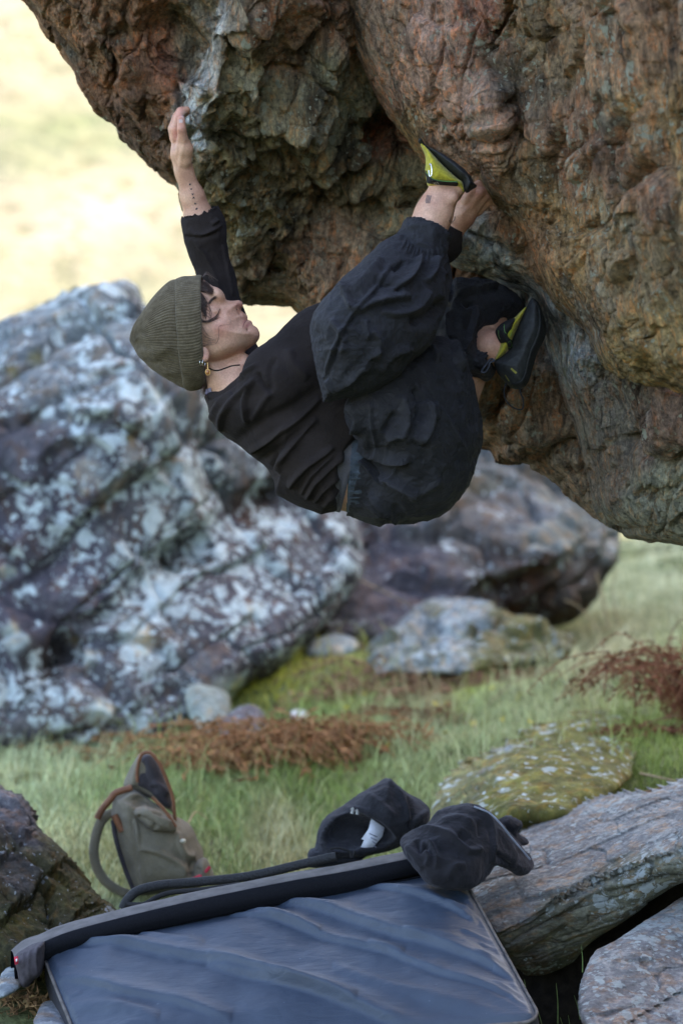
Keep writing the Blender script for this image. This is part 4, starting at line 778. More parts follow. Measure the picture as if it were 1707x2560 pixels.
shf = [(z([(840, 1290), (1000, 1190), (1180, 1060), (1310, 930)]), 9, .008, 'a'), (z([(1030, 1440), (1055, 1340), (1170, 1190), (1290, 1060)]), 9, .008, 'a'), (z([(1100, 1520), (1210, 1390), (1400, 1250)]), 8, .008, 'a'), (z([(1220, 1590), (1300, 1460), (1470, 1290)]), 7, .008, 'a'), (z([(1270, 1610), (1360, 1500), (1490, 1370)]), 6, .006, 'a'), (z([(1180, 1560), (1260, 1420), (1400, 1290)]), 5, .005), (z([(1330, 1640), (1420, 1500), (1490, 1400)]), 5, .006),
       (z([(670, 1140), (680, 1040), (760, 940), (860, 830)]), 8, .008, 'a'), (z([(600, 1080), (640, 980), (740, 900)]), 7, .006), (z([(835, 1090), (825, 940), (880, 800)]), 8, .008, 'a'), (z([(900, 760), (930, 830), (990, 890)]), 6, -.006), (z([(980, 890), (930, 960), (860, 1080)]), 8, .005), (z([(1000, 880), (980, 760), (1020, 660)]), 8, -.004), (z([(1020, 1290), (1000, 1380), (1040, 1440)]), 7, -.006),
       (z([(760, 1220), (900, 1100), (1100, 1000), (1300, 860)]), 14, -.006), (z([(900, 1350), (1060, 1240), (1250, 1100)]), 10, -.006), (z([(560, 920), (680, 860), (800, 770), (900, 700)]), 5, .004), (z([(575, 945), (690, 885), (810, 795)]), 3, -.003), (z([(1100, 600), (1130, 700), (1230, 800)]), 12, .004),
       ([(487, 600), (515, 640), (538, 690), (555, 740)], 4, .004), ([(556, 610), (568, 680), (580, 740)], 4, .004, 'a'), ([(470, 572), (500, 590), (540, 572), (556, 560)], 5, .005, 'a'), ([(462, 590), (500, 592), (545, 580)], 3, -.006), ([(528, 560), (548, 548)], 4, .006)]
shf = [(a[0], a[1], a[2] * 1.6) + tuple(a[3:]) for a in shf]
shirt = child(solid('shirt', S, SHIRT, None, shf, [('f', 12, .004, 3, 5), ('r', 30, .0012, 3, 7)]))
T2 = Vol.px(815, 990, 905, 1310, -.2, .2, 0.0034); T2.band((826, 1138, 0), (884, 1153, 0), .1145, 0, 1.22)
child(solid('vest', T2, cloth_mat('grey_jersey', (0.085, 0.08, 0.092), 1400), None, [([(850, 1270), (862, 1200), (885, 1150)], 4, .003), ([(845, 1265), (852, 1200)], 3, -.003)], [('f', 30, .002, 3, 4)]))
T3 = Vol.px(850, 990, 925, 1310, -.2, .2, 0.0034); T3.band((874, 1150, 0), (900, 1152, 0), .1125, 0, 1.22)
child(solid('underwear', T3, cloth_mat('teal_knit', (0.008, 0.06, 0.065), 1400), None))
patch('bra_strap', [[(513, 985), (515, 972), (527, 968), (529, 979), (522, 987)]], cloth_mat('lilac_strap', (0.26, 0.23, 0.31), 1400), lift=.004)

L = Vol.px(765, 555, 1345, 1322, -0.40, 0.36, 0.0034)
hip = [(858, 1010), (872, 1050), (886, 1085), (896, 1121), (892, 1160), (888, 1210), (888, 1262), (898, 1288), (930, 1300), (1001, 1309), (1060, 1303), (1100, 1290), (1143, 1254), (1175, 1200), (1192, 1140), (1202, 1095), (1199, 1030), (1180, 950), (1150, 880), (1080, 840), (960, 900), (880, 980)]
L.slab(hip, 0.01, [(870, 1030, .15), (880, 1250, .15), (1030, 1120, .215), (1150, 1150, .19), (1100, 900, .2), (1000, 1280, .19)], 0.13, 0.0, 2.2)
L.slab([(860, 1010), (870, 1060), (900, 1110), (960, 1140), (1030, 1150), (1080, 1110), (1085, 1020), (1060, 930), (1000, 900), (900, 960)], [(870, 1030, -.17), (1000, 1100, -.13), (1050, 950, -.12)], 0.11, 0.09, 0.05, 2.0)
far_ = [(1090, 760), (1125, 698), (1170, 690), (1222, 691), (1285, 716), (1318, 748), (1312, 772), (1262, 800), (1236, 824), (1212, 836), (1206, 860), (1212, 885), (1228, 908), (1240, 925), (1232, 942), (1216, 955), (1190, 948), (1160, 944), (1130, 930), (1090, 900)]
L.slab(far_, [(1120, 720, .16), (1300, 740, .24), (1200, 930, .11), (1110, 900, .10)], 0.105, 0.075, 0.012, 2.0)
L.band((900, 1157, 0), (985, 1180, 0), .119, 0.02, 1.22)
near = [(1008, 572), (985, 580), (947, 608), (905, 648), (871, 686), (838, 718), (811, 751), (790, 785), (778, 815), (780, 860), (787, 905), (800, 969), (806, 1004), (812, 1009), (850, 1003), (903, 993), (958, 966), (1000, 930), (1034, 893), (1078, 860), (1096, 820), (1107, 780), (1122, 740), (1133, 705), (1130, 655), (1128, 628), (1112, 606), (1096, 604), (1050, 600), (1018, 586)]
L.slab(near, [(1060, 600, -.135), (950, 700, -.21), (820, 880, -.27), (820, 1000, -.25), (1000, 900, -.22), (1110, 720, -.15)], [(1060, 600, .06), (1000, 660, .10), (900, 800, .125), (820, 980, .085), (1100, 750, .10), (1000, 900, .12)], 0.085, 0.006, 2.0)
L.cone((1044, 636, -.145), (1062, 594, -.137), .056, .0545, 0.012)
L.cone((1068, 580, -.134), (1085, 540, -.127), .0465, .0465, 0.001, sub=True)
t4 = lambda Lx: [(740 + a / 2.904, 540 + b / 2.904) for a, b in Lx]
trf = [(t4([(700, 330), (560, 540), (400, 720), (270, 960), (200, 1180)]), 5, .004), (t4([(720, 345), (580, 555), (420, 735), (290, 975), (222, 1180)]), 4, -.003), (t4([(620, 300), (480, 480), (330, 560)]), 13, .009, 'a'), (t4([(430, 700), (560, 640), (700, 610), (830, 590)]), 12, .009, 'a'), (t4([(490, 740), (515, 900)]), 7, .006, 'a'), (t4([(690, 540), (800, 480), (870, 390), (900, 300)]), 9, .010, 'a'), (t4([(930, 480), (1000, 380), (1010, 300)]), 8, .008), (t4([(700, 390), (790, 330)]), 6, -.007), (t4([(600, 1130), (690, 1010), (830, 950)]), 9, .006, 'a'), (t4([(260, 1280), (400, 1170), (560, 1060)]), 8, .006, 'a'), (t4([(330, 1240), (480, 1080), (600, 960)]), 5, .004), (t4([(230, 1180), (260, 1260)]), 7, .006), (t4([(830, 760), (980, 720), (1080, 600)]), 15, -.010), (t4([(840, 930), (790, 1040), (720, 1180)]), 3.5, .003), (t4([(320, 480), (360, 600), (400, 690)]), 9, .007, 'a'), (t4([(560, 480), (690, 500), (760, 540)]), 8, -.006), (t4([(620, 700), (760, 720), (900, 660), (960, 540)]), 10, .007, 'a'), (t4([(250, 760), (330, 850), (340, 1000)]), 9, .005), (t4([(540, 820), (600, 900), (570, 1050)]), 9, .005), (t4([(1060, 700), (1120, 560), (1110, 420)]), 9, -.006),
       (t4([(890, 1660), (965, 1520), (950, 1340)]), 16, .015, 'a'), (t4([(560, 1710), (680, 1770), (830, 1780)]), 10, .011, 'a'), (t4([(600, 1890), (740, 1960), (880, 2020)]), 9, .011, 'a'), (t4([(520, 2010), (620, 2100), (745, 2190)]), 8, .009, 'a'), (t4([(640, 1580), (730, 1420)]), 10, -.008), (t4([(375, 1700), (480, 1800), (620, 1960)]), 4, .006, 'a'), (t4([(400, 1680), (520, 1770), (650, 1940)]), 3, -.004), (t4([(620, 1960), (700, 1900), (720, 1830)]), 4, .004), (t4([(1040, 1380), (1150, 1560), (1230, 1780), (1200, 2000)]), 5, .005), (t4([(380, 1370), (440, 1460), (430, 1580)]), 9, .010, 'a'), (t4([(540, 1340), (545, 1500), (590, 1720)]), 3, .004), (t4([(760, 1300), (800, 1450), (780, 1600)]), 10, .007), (t4([(850, 1250), (900, 1350), (890, 1500)]), 9, -.008), (t4([(450, 1640), (540, 1720), (560, 1740)]), 8, .009), (t4([(1000, 1350), (1020, 1480)]), 8, .007), (t4([(480, 2080), (640, 2160), (780, 2200)]), 6, .005), (t4([(1060, 1900), (940, 1990), (820, 2050)]), 10, .005), (t4([(650, 1620), (760, 1590), (830, 1640)]), 9, .006),
       (t4([(1160, 580), (1340, 545), (1460, 520)]), 9, .010, 'a'), (t4([(1100, 690), (1120, 860), (1150, 1010), (1210, 1130)]), 8, .010, 'a'), (t4([(1310, 640), (1250, 860), (1190, 1050)]), 7, .008, 'a'), (t4([(980, 920), (1040, 1060)]), 7, .008), (t4([(1380, 900), (1340, 1040), (1380, 1160)]), 7, .006), (t4([(1200, 600), (1260, 640), (1300, 620)]), 7, -.008)]
for i in range(13):                                               # gathers at the elastic hem
    u = i / 12; x0, y0 = 1013 + 97 * u, 600 + 22 * math.sin(u * 2.6); trf.append(([(x0, y0), (x0 - 12 + 16 * u, y0 + 24 + 8 * (i % 2))], 2.6, .003 * (0.7 + 0.5 * ((i * 7) % 3) / 2)))
for i in range(9):
    u = i / 8; x0, y0 = 1210 + 3 * math.sin(u * 3), 838 + 70 * u; trf.append(([(x0, y0), (x0 - 22, y0 + 5)], 2.6, .004))
trf = [(a[0], a[1], a[2] * 2.1) + tuple(a[3:]) for a in trf]
TROU.node_tree.nodes['Principled BSDF'].inputs['Specular IOR Level'].default_value = 0.22
trousers = child(solid('trousers', L, TROU, None, trf, [('f', 9, .006, 3, 15), ('r', (18, 18, 26), .0065, 4, 17), ('f', 60, .0012, 3, 19)]))
# elastic waistband
Wv = Vol.px(855, 990, 930, 1312, -.22, .22, 0.003); Wv.band((876, 1151, 0), (910, 1153, 0), .1168, 0, 1.22)
child(solid('waistband', Wv, cloth_mat('faded_elastic', (0.05, 0.062, 0.08), 900, var=.5, big=60), None, [([(862, y), (904, y - 4 + (i % 3) * 3)], 2.2, .003 * (1 if i % 2 else .6)) for i, y in enumerate(range(1140, 1296, 8))]))
# ------------------------------------------------------------------ climbing shoes
RUB = simple_mat('black_rubber', (0.022, 0.023, 0.026), 0.62, 0.35, 90, 0.5, 0.35, 0.002); SOLE = simple_mat('sole_rubber', (0.012, 0.0125, 0.014), 0.6, 0.35, 90, 0.4, 0.3, 0.002)
YEL = simple_mat('yellow_suede', (0.40, 0.34, 0.035), 0.9, 0.15, 160, 0.3, 0.6, 0.002, 0.2); STR = simple_mat('black_strap', (0.016, 0.015, 0.017), 0.8, 0.3, 300, 0.3, 0.4, 0.001)
LIME = simple_mat('lime_thread', (0.18, 0.42, 0.10), 0.7, 0.3); GRYP = simple_mat('grey_print', (0.10, 0.10, 0.105), 0.6, 0.3)
def shoe(c, label):
    o = bpy.data.objects.new('climbing_shoe', None); COL.objects.link(o); o.location = PV(*c); child(o); o['label'] = label; bpy.context.view_layer.update(); return o
def piece(name, par, polys, mat, yc, W, R, bounds, h=.0022, strokes=(), p=2.0):
    v = Vol.px(*bounds, h); v.slab(polys, yc, W, R, 0, p); return _sub(solid(name, v, mat, None, strokes), par)
def bvh_of(o): bpy.context.view_layer.update(); return BVHTree.FromObject(o, bpy.context.evaluated_depsgraph_get())
n2 = lambda L: [(1030 + a / 6.533, 330 + b / 6.533) for a, b in L]
sh = shoe((1110, 420, -.12), 'yellow climbing shoe with black rubber sole pressed under the roof'); bd = (1030, 335, 1205, 495, -.19, -.05)
piece('upper', sh, n2([(138, 205), (165, 190), (300, 320), (500, 540), (750, 765), (825, 820), (850, 985), (800, 960), (740, 918), (500, 905), (300, 898), (240, 830), (212, 620), (222, 480), (205, 350)]), YEL, -.12, .045, .028, bd)
piece('rubber_rand', sh, n2([(98, 118), (150, 112), (230, 225), (400, 305), (560, 395), (700, 490), (870, 630), (960, 735), (1012, 840), (1062, 880), (990, 925), (900, 985), (850, 940), (822, 815), (750, 768), (500, 545), (300, 325), (160, 192), (112, 175)]), RUB, -.12, .0475, .02, bd)
sp_ = piece('strap', sh, n2([(205, 560), (240, 660), (320, 740), (450, 780), (620, 795), (740, 800), (768, 850), (745, 905), (600, 898), (400, 892), (260, 862), (225, 740)]), STR, -.12, .0495, .016, bd)
piece('strap_keeper', sh, n2([(440, 770), (460, 725), (520, 712), (600, 735), (740, 765), (745, 795), (600, 795)]), STR, -.12, .049, .014, bd)
kb = bvh_of(sp_)
patch('stitching', strips(n2([(212, 600), (245, 680), (325, 752), (450, 788), (620, 803), (735, 808), (756, 850), (738, 898), (600, 890), (400, 884), (340, 872)]), 0.9), LIME, sh, .0006, kb)
patch('strap_logo', [q for st in ([(350, 822), (388, 872), (425, 872), (440, 858), (410, 815), (395, 812)], [(372, 818), (405, 858)], [(325, 780), (322, 880)]) for q in strips(n2(st), 1.2)], simple_mat('silver_print', (0.6, 0.6, 0.58), 0.5, 0.4), sh, .0007, kb)
_sub(mesh_np('buckle', *tube(spx([(1073, 412, -.158), (1076, 408, -.163), (1079, 420, -.168), (1079, 436, -.168), (1074, 440, -.166), (1072, 425, -.162)], 3), .0016, 6), metal), sh)
f2 = lambda L: [(1180 + a / 6.918, 700 + b / 6.918) for a, b in L]
sh = shoe((1300, 880, .05), 'black climbing shoe with yellow tongue wedged against the lower block'); bd = (1220, 735, 1375, 985, -.02, .12)
rr = piece('rubber_rand', sh, f2([(1030, 310), (1140, 380), (1180, 470), (1230, 600), (1280, 800), (1280, 900), (1240, 1030), (1130, 1250), (1050, 1500), (980, 1740), (900, 1850), (760, 1880), (660, 1850), (560, 1750), (450, 1620), (400, 1500), (390, 1400), (600, 1230), (690, 1020), (830, 700), (940, 460)]), RUB, .05, .044, .045, bd, strokes=[(f2([(600, 1400), (800, 1290)]), 3, .0012), (f2([(700, 1230), (880, 1180)]), 3, .0012), (f2([(980, 700), (1080, 540)]), 4, .001)])
piece('sole', sh, f2([(1030, 312), (1140, 382), (1230, 602), (1282, 850), (1242, 1032), (1132, 1252), (1052, 1502), (982, 1742), (880, 1872), (740, 1884), (640, 1830), (645, 1765), (740, 1690), (800, 1560), (830, 1380), (880, 1180), (950, 1050), (990, 870), (1020, 780), (1075, 560), (1020, 400)]), SOLE, .05, .0465, .04, bd)
piece('upper', sh, f2([(945, 455), (840, 540), (740, 640), (640, 700), (560, 740), (450, 860), (430, 980), (480, 1100), (400, 1340), (420, 1385), (600, 1242), (700, 1010), (840, 690)]), YEL, .05, .0435, .025, bd)
sp_ = piece('strap', sh, f2([(400, 880), (460, 790), (560, 715), (740, 655), (745, 760), (710, 880), (650, 980), (690, 1070), (680, 1190), (620, 1222), (560, 1150), (490, 1110), (430, 1010)]), STR, .05, .0485, .018, bd)
kb = bvh_of(sp_)
patch('stitching', [q for st in ([(570, 1140), (660, 1048), (682, 1160), (580, 1150)], [(455, 870), (460, 960), (485, 1020)], [(550, 760), (560, 880), (590, 920)], [(735, 670), (730, 800), (660, 970)]) for q in strips(f2(st), 1.0)], LIME, sh, .0006, kb)
kb = bvh_of(rr)
patch('heel_slot', [strip(f2([(672, 1525), (765, 1608)]), [4.5, 5.5]), strip(f2([(570, 1640), (640, 1748)]), [1.4, 2.2])], simple_mat('slot_yellow', (0.28, 0.25, 0.06), 0.8, 0.2), sh, .0008, kb)
patch('sole_lettering', [q for st in ([(1200, 905), (1240, 880), (1200, 860)], [(1195, 950), (1215, 925), (1240, 945), (1235, 975)], [(1135, 1020), (1175, 990), (1160, 975), (1140, 985)]) for q in strips(f2(st), 0.8)], GRYP, sh, .003, kb)
_sub(mesh_np('pull_loop', *tube(spx([(x, y, .02) for x, y in f2([(395, 1395), (330, 1362), (265, 1430), (175, 1555), (165, 1595), (235, 1585), (290, 1500), (312, 1425), (385, 1395)])], 4), .0022, 6), simple_mat('webbing_blue_grey', (0.05, 0.055, 0.075), 0.8, 0.2)), sh)
_sub(mesh_np('heel_cord', *tube(spx([(x, y, .035) for x, y in f2([(590, 1780), (555, 1880), (560, 2020), (620, 2130), (720, 2210), (830, 2240), (880, 2200), (880, 2060), (840, 1960), (820, 1860)])], 4), .0019, 6), STR), sh)

# ------------------------------------------------------------------ crash pad
VIN = NM('pad_vinyl', 0.5, 0.5); vn = VIN.noise(7, 6, 0.6); vf = VIN.noise(160, 4, 0.6); vs_ = VIN.noise(38, 5, 0.75)
vc = VIN.ramp(vn, [(0.3, (0.022, 0.034, 0.060)), (0.7, (0.038, 0.055, 0.088))]); sc0 = VIN.noise(1.0, 7, 0.72, VIN.coords((9, 60, 60), (0.3, 0.5, 0.35)), 0.8); VIN.base(VIN.mix(VIN.math('MULTIPLY', VIN.gray(sc0, 0.66, 0.78), 0.2), VIN.mix(VIN.gray(vs_, 0.70, 0.75), vc, (0.30, 0.36, 0.42)), (0.16, 0.18, 0.21)))
VIN.rough(VIN.ramp(VIN.noise(12, 5, 0.6), [(0.3, (0.5,) * 3), (0.7, (0.62,) * 3)])); scu = VIN.noise(1.0, 7, 0.72, VIN.coords((9, 60, 60), (0.3, 0.5, 0.35)), 0.8); wv_ = VIN.noise(900, 2, 0.5); VIN.bump(wv_, 0.25, 0.0008); VIN.bump(VIN.noise(1.0, 6, 0.6, VIN.coords((7, 26, 26), (0.2, 0.3, 0.3)), 1.2), 0.5, 0.008); VIN.bump(vf, 0.2, 0.0015); VIN.bump(VIN.noise(30, 4, 0.5), 0.2, 0.004)
PADK = simple_mat('pad_black_nylon', (0.009, 0.0095, 0.013), 0.8, 0.1, 300, 0.3, 0.3, 0.001); PADG = simple_mat('pad_worn_trim', (0.12, 0.105, 0.10), 0.85, 0.2, 60, 0.4, 0.3, 0.002); PADS = simple_mat('pad_side_nylon', (0.030, 0.030, 0.040), 0.8, 0.3, 120, 0.3, 0.4, 0.002)
pad = thing('crash_pad', 'dark blue grey vinyl bouldering crash pad tilted on the rocks', 'crash pad')
LR, RR = P(104, 2376, 0.04), P(1148, 2168, .24); SF = (P(1325, 2490, -.3) - RR) * 1.15
U = RR - LR; LU, LS = np.linalg.norm(U), np.linalg.norm(SF); NU = U / LU; NS = SF / LS; NN = np.cross(NS, NU); NN /= np.linalg.norm(NN)
if NN[2] < 0: NN = -NN
nu, nv = 260, 170; gu, gv = np.meshgrid(np.linspace(-1, 1, nu), np.linspace(-1, 1, nv))
def rsq(a, b, ra, rb):                                            # square with rounded corners, lengths in half-widths
    ca, cb = 1 - ra, 1 - rb; x, y = a.copy(), b.copy(); m = (np.abs(a) > ca) & (np.abs(b) > cb)
    s, t = (np.abs(a[m]) - ca) / ra, (np.abs(b[m]) - cb) / rb; x[m] = np.sign(a[m]) * (ca + ra * s * np.sqrt(1 - t * t / 2)); y[m] = np.sign(b[m]) * (cb + rb * t * np.sqrt(1 - s * s / 2)); return x, y
ru, rv = rsq(gu, gv, .10, .15); cen = LR + U / 2 + SF / 2
LF = P(212, 2640, -.36); RF = RR + SF; a_ = (ru[..., None] + 1) / 2; b_ = (rv[..., None] + 1) / 2
T = (LR * (1 - a_) + RR * a_) * (1 - b_) + (LF * (1 - a_) + RF * a_) * b_; cen = (LR + RR + LF + RF) / 4
V = T.reshape(-1, 3); px, py = proj(V); e1 = np.minimum(1 - np.abs(gu), 1).ravel() * LU / 2; e2 = (1 - np.abs(gv)).ravel() * LS / 2; ed = np.minimum(e1, e2)
st5 = lambda L: [(a / 2.24, 1860 + b / 2.24) for a, b in L]; st6 = lambda L: [(700 + a / 2.24, 1860 + b / 2.24) for a, b in L]
pst = [(st5([(330, 1120), (450, 1130), (700, 1165), (900, 1210), (1300, 1290), (1700, 1420), (2000, 1500)]), 20, .017, 'a'), (st6([(-60, 860), (60, 920), (300, 990), (600, 1100), (900, 1180), (1200, 1270), (1330, 1330)]), 20, .018, 'a'), (st6([(-200, 960), (0, 1030), (300, 1140), (500, 1190), (700, 1230)]), 16, .011, 'a'), (st6([(420, 770), (560, 830), (700, 880), (1000, 970), (1100, 1010)]), 16, .012, 'a'), (st6([(-400, 1290), (0, 1390), (300, 1460), (700, 1580), (1000, 1640)]), 18, .016, 'a'), (st5([(300, 1310), (520, 1370), (700, 1440), (1000, 1500), (1300, 1590)]), 18, .012, 'a'), (st5([(780, 1080), (900, 1130), (1150, 1170)]), 12, .008), (st5([(1240, 940), (1420, 1010), (1600, 1040), (1800, 1110)]), 14, .009, 'a'), (st6([(700, 1130), (900, 1140), (1130, 1190)]), 10, .007), (st6([(500, 1180), (800, 1290), (1100, 1380), (1330, 1440)]), 14, .009, 'a'), (st6([(300, 1300), (600, 1400), (1000, 1480), (1300, 1540)]), 14, .007), (st5([(380, 1480), (600, 1500), (900, 1580)]), 14, .008)]
for i in range(15):
    u_ = i / 14; q = RR + SF * (0.12 + .84 * u_); qq = proj(q[None]); pst.append(([(qq[0][0] - 2, qq[1][0]), (qq[0][0] - 40 - 30 * ((i * 5) % 3), qq[1][0] - 12 - 6 * ((i * 3) % 4))], 5.5, .006))
    q = LR + SF * (0.06 + .9 * u_); qq = proj(q[None]); pst.append(([(qq[0][0] + 2, qq[1][0]), (qq[0][0] + 40 + 20 * ((i * 5) % 3), qq[1][0] - 10 + 6 * ((i * 3) % 4))], 6, .005))
hgt = 1.05 * stroke_field(px, py, pst) * sstep(0, .05, ed) + .010 * fbm(V * 5, 3, 3) * sstep(0, .1, ed) + .002 * fbm(V * 26, 3, 8) + .022 * sstep(0, .12, ed) - .012 * (1 - sstep(0, .018, ed))
V = V + NN * hgt[:, None]
_p = mesh_np('top_cover', V, grid_faces(nu, nv), VIN.m); _p.parent = pad
i = np.arange(nu * nv).reshape(nv, nu); loop = np.concatenate([i[0, :-1], i[:-1, -1], i[-1, :0:-1], i[:0:-1, 0]])
rg = V[loop]; out = rg - cen; out -= (out @ NN)[:, None] * NN; out /= np.linalg.norm(out, axis=1, keepdims=True); rings = [rg + NN * .0005]
for k in range(1, 7): rings.append(rg - NN * (.10 * k / 6) + out * (.006 * math.sin(math.pi * k / 6)) + NN * .003 * fbm(rg * 14, 2, k)[:, None])
m = len(loop); SV = np.concatenate(rings); SQ = np.concatenate([np.stack([np.arange(m) + k * m, np.arange(m) + (k + 1) * m, (np.arange(m) + 1) % m + (k + 1) * m, (np.arange(m) + 1) % m + k * m], 1) for k in range(6)])
c0 = len(SV); SV = np.concatenate([SV, (cen - NN * .10)[None]]); SQb = np.stack([np.arange(m) + 6 * m, np.full(m, c0), (np.arange(m) + 1) % m + 6 * m], 1)
mesh_np('side_wall', SV, [SQ, SQb], PADS).parent = pad
mesh_np('edge_piping', *tube(np.concatenate([rg, rg[:1]]) + NN * .002, .004, 6), PADG).parent = pad
mesh_np('seam', *tube(np.array([V[(4 * nu) + k] + NN * .002 for k in range(6, nu - 6, 2)]), .0022, 5), PADK).parent = pad
# the folded rear panel with its worn top
top_ = [(36, 2398, -.03), (66, 2372, -.01), (105, 2357, .0), (200, 2322, .03), (440, 2262, .08), (700, 2208, .13), (860, 2180, .165), (1010, 2150, .195), (1075, 2138, .21)]
bot_ = [(38, 2452, -.03), (70, 2436, -.01), (112, 2402, .0), (210, 2366, .03), (445, 2310, .08), (705, 2258, .13), (862, 2230, .165), (1012, 2192, .195), (1077, 2180, .21)]
A = spx(top_, 8); Bq = spx(bot_, 8); n_ = len(A); bk = np.array([-.02, .09, .0]); rows = []
for t in np.linspace(0, 1, 5): rows.append(Bq + (A - Bq) * t + np.array([0, -.012 * math.sin(t * math.pi), 0]))
for t in (.12, .35, .6, .85, 1.0): rows.append(A + bk * t + np.array([0, 0, .007 * math.sin(t * 3.1)]) + .0025 * fbm(A * 20 + t * 3, 3, 5)[:, None] * np.array([0, 0, 1]))
rows.append(A + bk * 1.02 + np.array([0, 0, -.08])); rows.append(Bq + bk + np.array([0, 0, -.03])); rows.append(Bq)
RVx = np.concatenate(rows); fm = []; RQ = []
for r in range(len(rows) - 1):
    for k in range(n_ - 1): RQ.append((r * n_ + k, r * n_ + k + 1, (r + 1) * n_ + k + 1, (r + 1) * n_ + k)); fm.append(0 if r < 4 else (1 if r < 9 else 0))
o = mesh_np('folded_panel', RVx, np.array(RQ), None, pad, True, mats=[PADK, simple_mat('pad_worn_top', (0.12, 0.11, 0.11), 0.85, 0.2, 25, 0.3, 0.3, 0.002)], fmat=fm)
v = Vol.px(20, 2340, 130, 2500, -.12, .08, .003); v.slab([(36, 2392), (62, 2372), (100, 2356), (112, 2362), (108, 2400), (104, 2438), (90, 2448), (70, 2470), (52, 2462), (42, 2425)], -.02, .045, .02, 0)
solid('corner_flap', v, simple_mat('flap_nylon', (0.055, 0.046, 0.055), 0.8, 0.3, 90, 0.3, 0.4, 0.002), pad, [([(95, 2365), (88, 2400), (92, 2440)], 3, .004), ([(78, 2372), (70, 2410), (74, 2450)], 3, .003), ([(60, 2380), (58, 2420)], 3, .003)], [('f', 30, .003, 3, 4)])
kb = BVHTree.FromObject(pad.children[-1], bpy.context.evaluated_depsgraph_get())
def flat(name, poly, dy, mat, parent, th=.0015):
    """a small flat tag or label with real thickness"""
    f = [P(x, y, dy) for x, y in poly]; b = [P(x, y, dy) + np.array([0, th, 0]) for x, y in poly]; n = len(poly); c = [np.mean(f, 0), np.mean(b, 0)]
    Vx = np.array(f + b + c); Tt = [(2 * n, (k + 1) % n, k) for k in range(n)] + [(2 * n + 1, n + k, n + (k + 1) % n) for k in range(n)]; Qq = [(k, (k + 1) % n, n + (k + 1) % n, n + k) for k in range(n)]
    return mesh_np(name, Vx, [np.array(Tt), np.array(Qq)], mat, parent, False)
REDT = simple_mat('red_tag', (0.5, 0.03, 0.06), 0.7, 0.3); WHT = simple_mat('white_print', (0.75, 0.73, 0.75), 0.7, 0.3)
flat('red_tag', [(35, 2394), (45, 2391), (46, 2411), (37, 2414)], -.072, REDT, pad); flat('tag_print', [(39, 2399), (43, 2398), (43.5, 2405), (39.5, 2406.5)], -.0735, WHT, pad, .0008)
mesh_np('carry_strap', *tube(spx([(308, 2272, .22), (318, 2252, .22), (345, 2228, .23), (400, 2214, .24), (480, 2207, .25), (620, 2192, .25), (760, 2160, .25), (840, 2142, .25)], 5), np.repeat(.011, 36), 8), simple_mat('strap_mesh', (0.018, 0.018, 0.022), 0.7, 0.4, 240, 0.6, 1.0, 0.004), pad)
mesh_np('carry_strap', *tube(spx([(318, 2262, .21), (360, 2262, .2), (390, 2245, .21), (430, 2232, .22), (500, 2226, .22), (600, 2212, .22)], 5), .006, 8), STR, pad)

# ------------------------------------------------------------------ rucksack
OLV = cloth_mat('olive_canvas', (0.165, 0.142, 0.105), 700, 0.92, 0.08, 0.18, 12); OLD = cloth_mat('dark_lining', (0.045, 0.040, 0.045), 700, 0.9, 0.05); LEA = simple_mat('tan_leather', (0.17, 0.065, 0.03), 0.6, 0.4, 60, 0.3, 0.3, 0.002)
bag = thing('rucksack', 'olive canvas rucksack with tan leather trim standing open on the grass', 'backpack')
BD = 1.0; bb = (215, 1870, 545, 2245, .78, 1.22)
def bpiece(name, L, mat, yc, W, R, strokes=(), noise=(), h=.004): v = Vol.px(*bb, h); v.slab(st5(L), yc, W, R, 0); return solid(name, v, mat, bag, strokes, noise)
bpiece('bag_body', [(645, 300), (690, 270), (760, 250), (860, 330), (940, 390), (1000, 420), (1075, 480), (1110, 570), (1140, 640), (1185, 700), (1195, 770), (1100, 815), (900, 840), (765, 845), (735, 770), (690, 640), (640, 500), (625, 400)], OLV, BD, .13, .09, [(st5([(755, 420), (775, 560), (800, 700), (815, 820)]), 6, .010), (st5([(735, 420), (760, 560), (785, 700)]), 6, -.008), (st5([(790, 590), (900, 620), (1000, 680), (1040, 740)]), 9, .010, 'a'), (st5([(980, 500), (1030, 620), (1090, 640)]), 9, .012, 'a'), (st5([(1090, 650), (1080, 720), (1150, 700)]), 8, -.012), (st5([(660, 320), (760, 380), (830, 350)]), 8, .010), (st5([(690, 330), (780, 300), (880, 380), (960, 430)]), 8, .010, 'a')], [('f', 14, .008, 3, 3)])
bpiece('lid_flap', [(690, 235), (715, 165), (765, 75), (808, 46), (850, 56), (900, 120), (940, 220), (968, 300), (980, 400), (955, 375), (900, 345), (830, 300), (745, 262)], OLV, BD + .03, .05, .035, [(st5([(745, 240), (760, 160), (800, 60)]), 6, .008)])
bpiece('lid_lining', [(765, 230), (772, 150), (790, 80), (815, 60), (850, 70), (892, 130), (930, 225), (955, 300), (962, 360), (920, 345), (860, 290), (800, 250)], OLD, BD + .0, .035, .03, [(st5([(790, 100), (810, 200), (880, 270)]), 8, -.012), (st5([(830, 240), (880, 230), (940, 290)]), 7, .010)])
bpiece('front_pocket', [(745, 380), (800, 350), (880, 370), (950, 410), (982, 440), (985, 492), (930, 490), (860, 488), (800, 445)], OLV, BD - .10, .055, .04, [(st5([(770, 400), (850, 440), (870, 480)]), 7, -.016), (st5([(800, 370), (880, 420), (960, 450)]), 7, .010), (st5([(850, 390), (920, 400)]), 5, -.01)])
bpiece('side_pocket', [(1070, 740), (1100, 660), (1150, 640), (1180, 690), (1200, 760), (1140, 780)], OLV, BD - .06, .05, .035, [(st5([(1110, 690), (1100, 740)]), 6, -.012)])
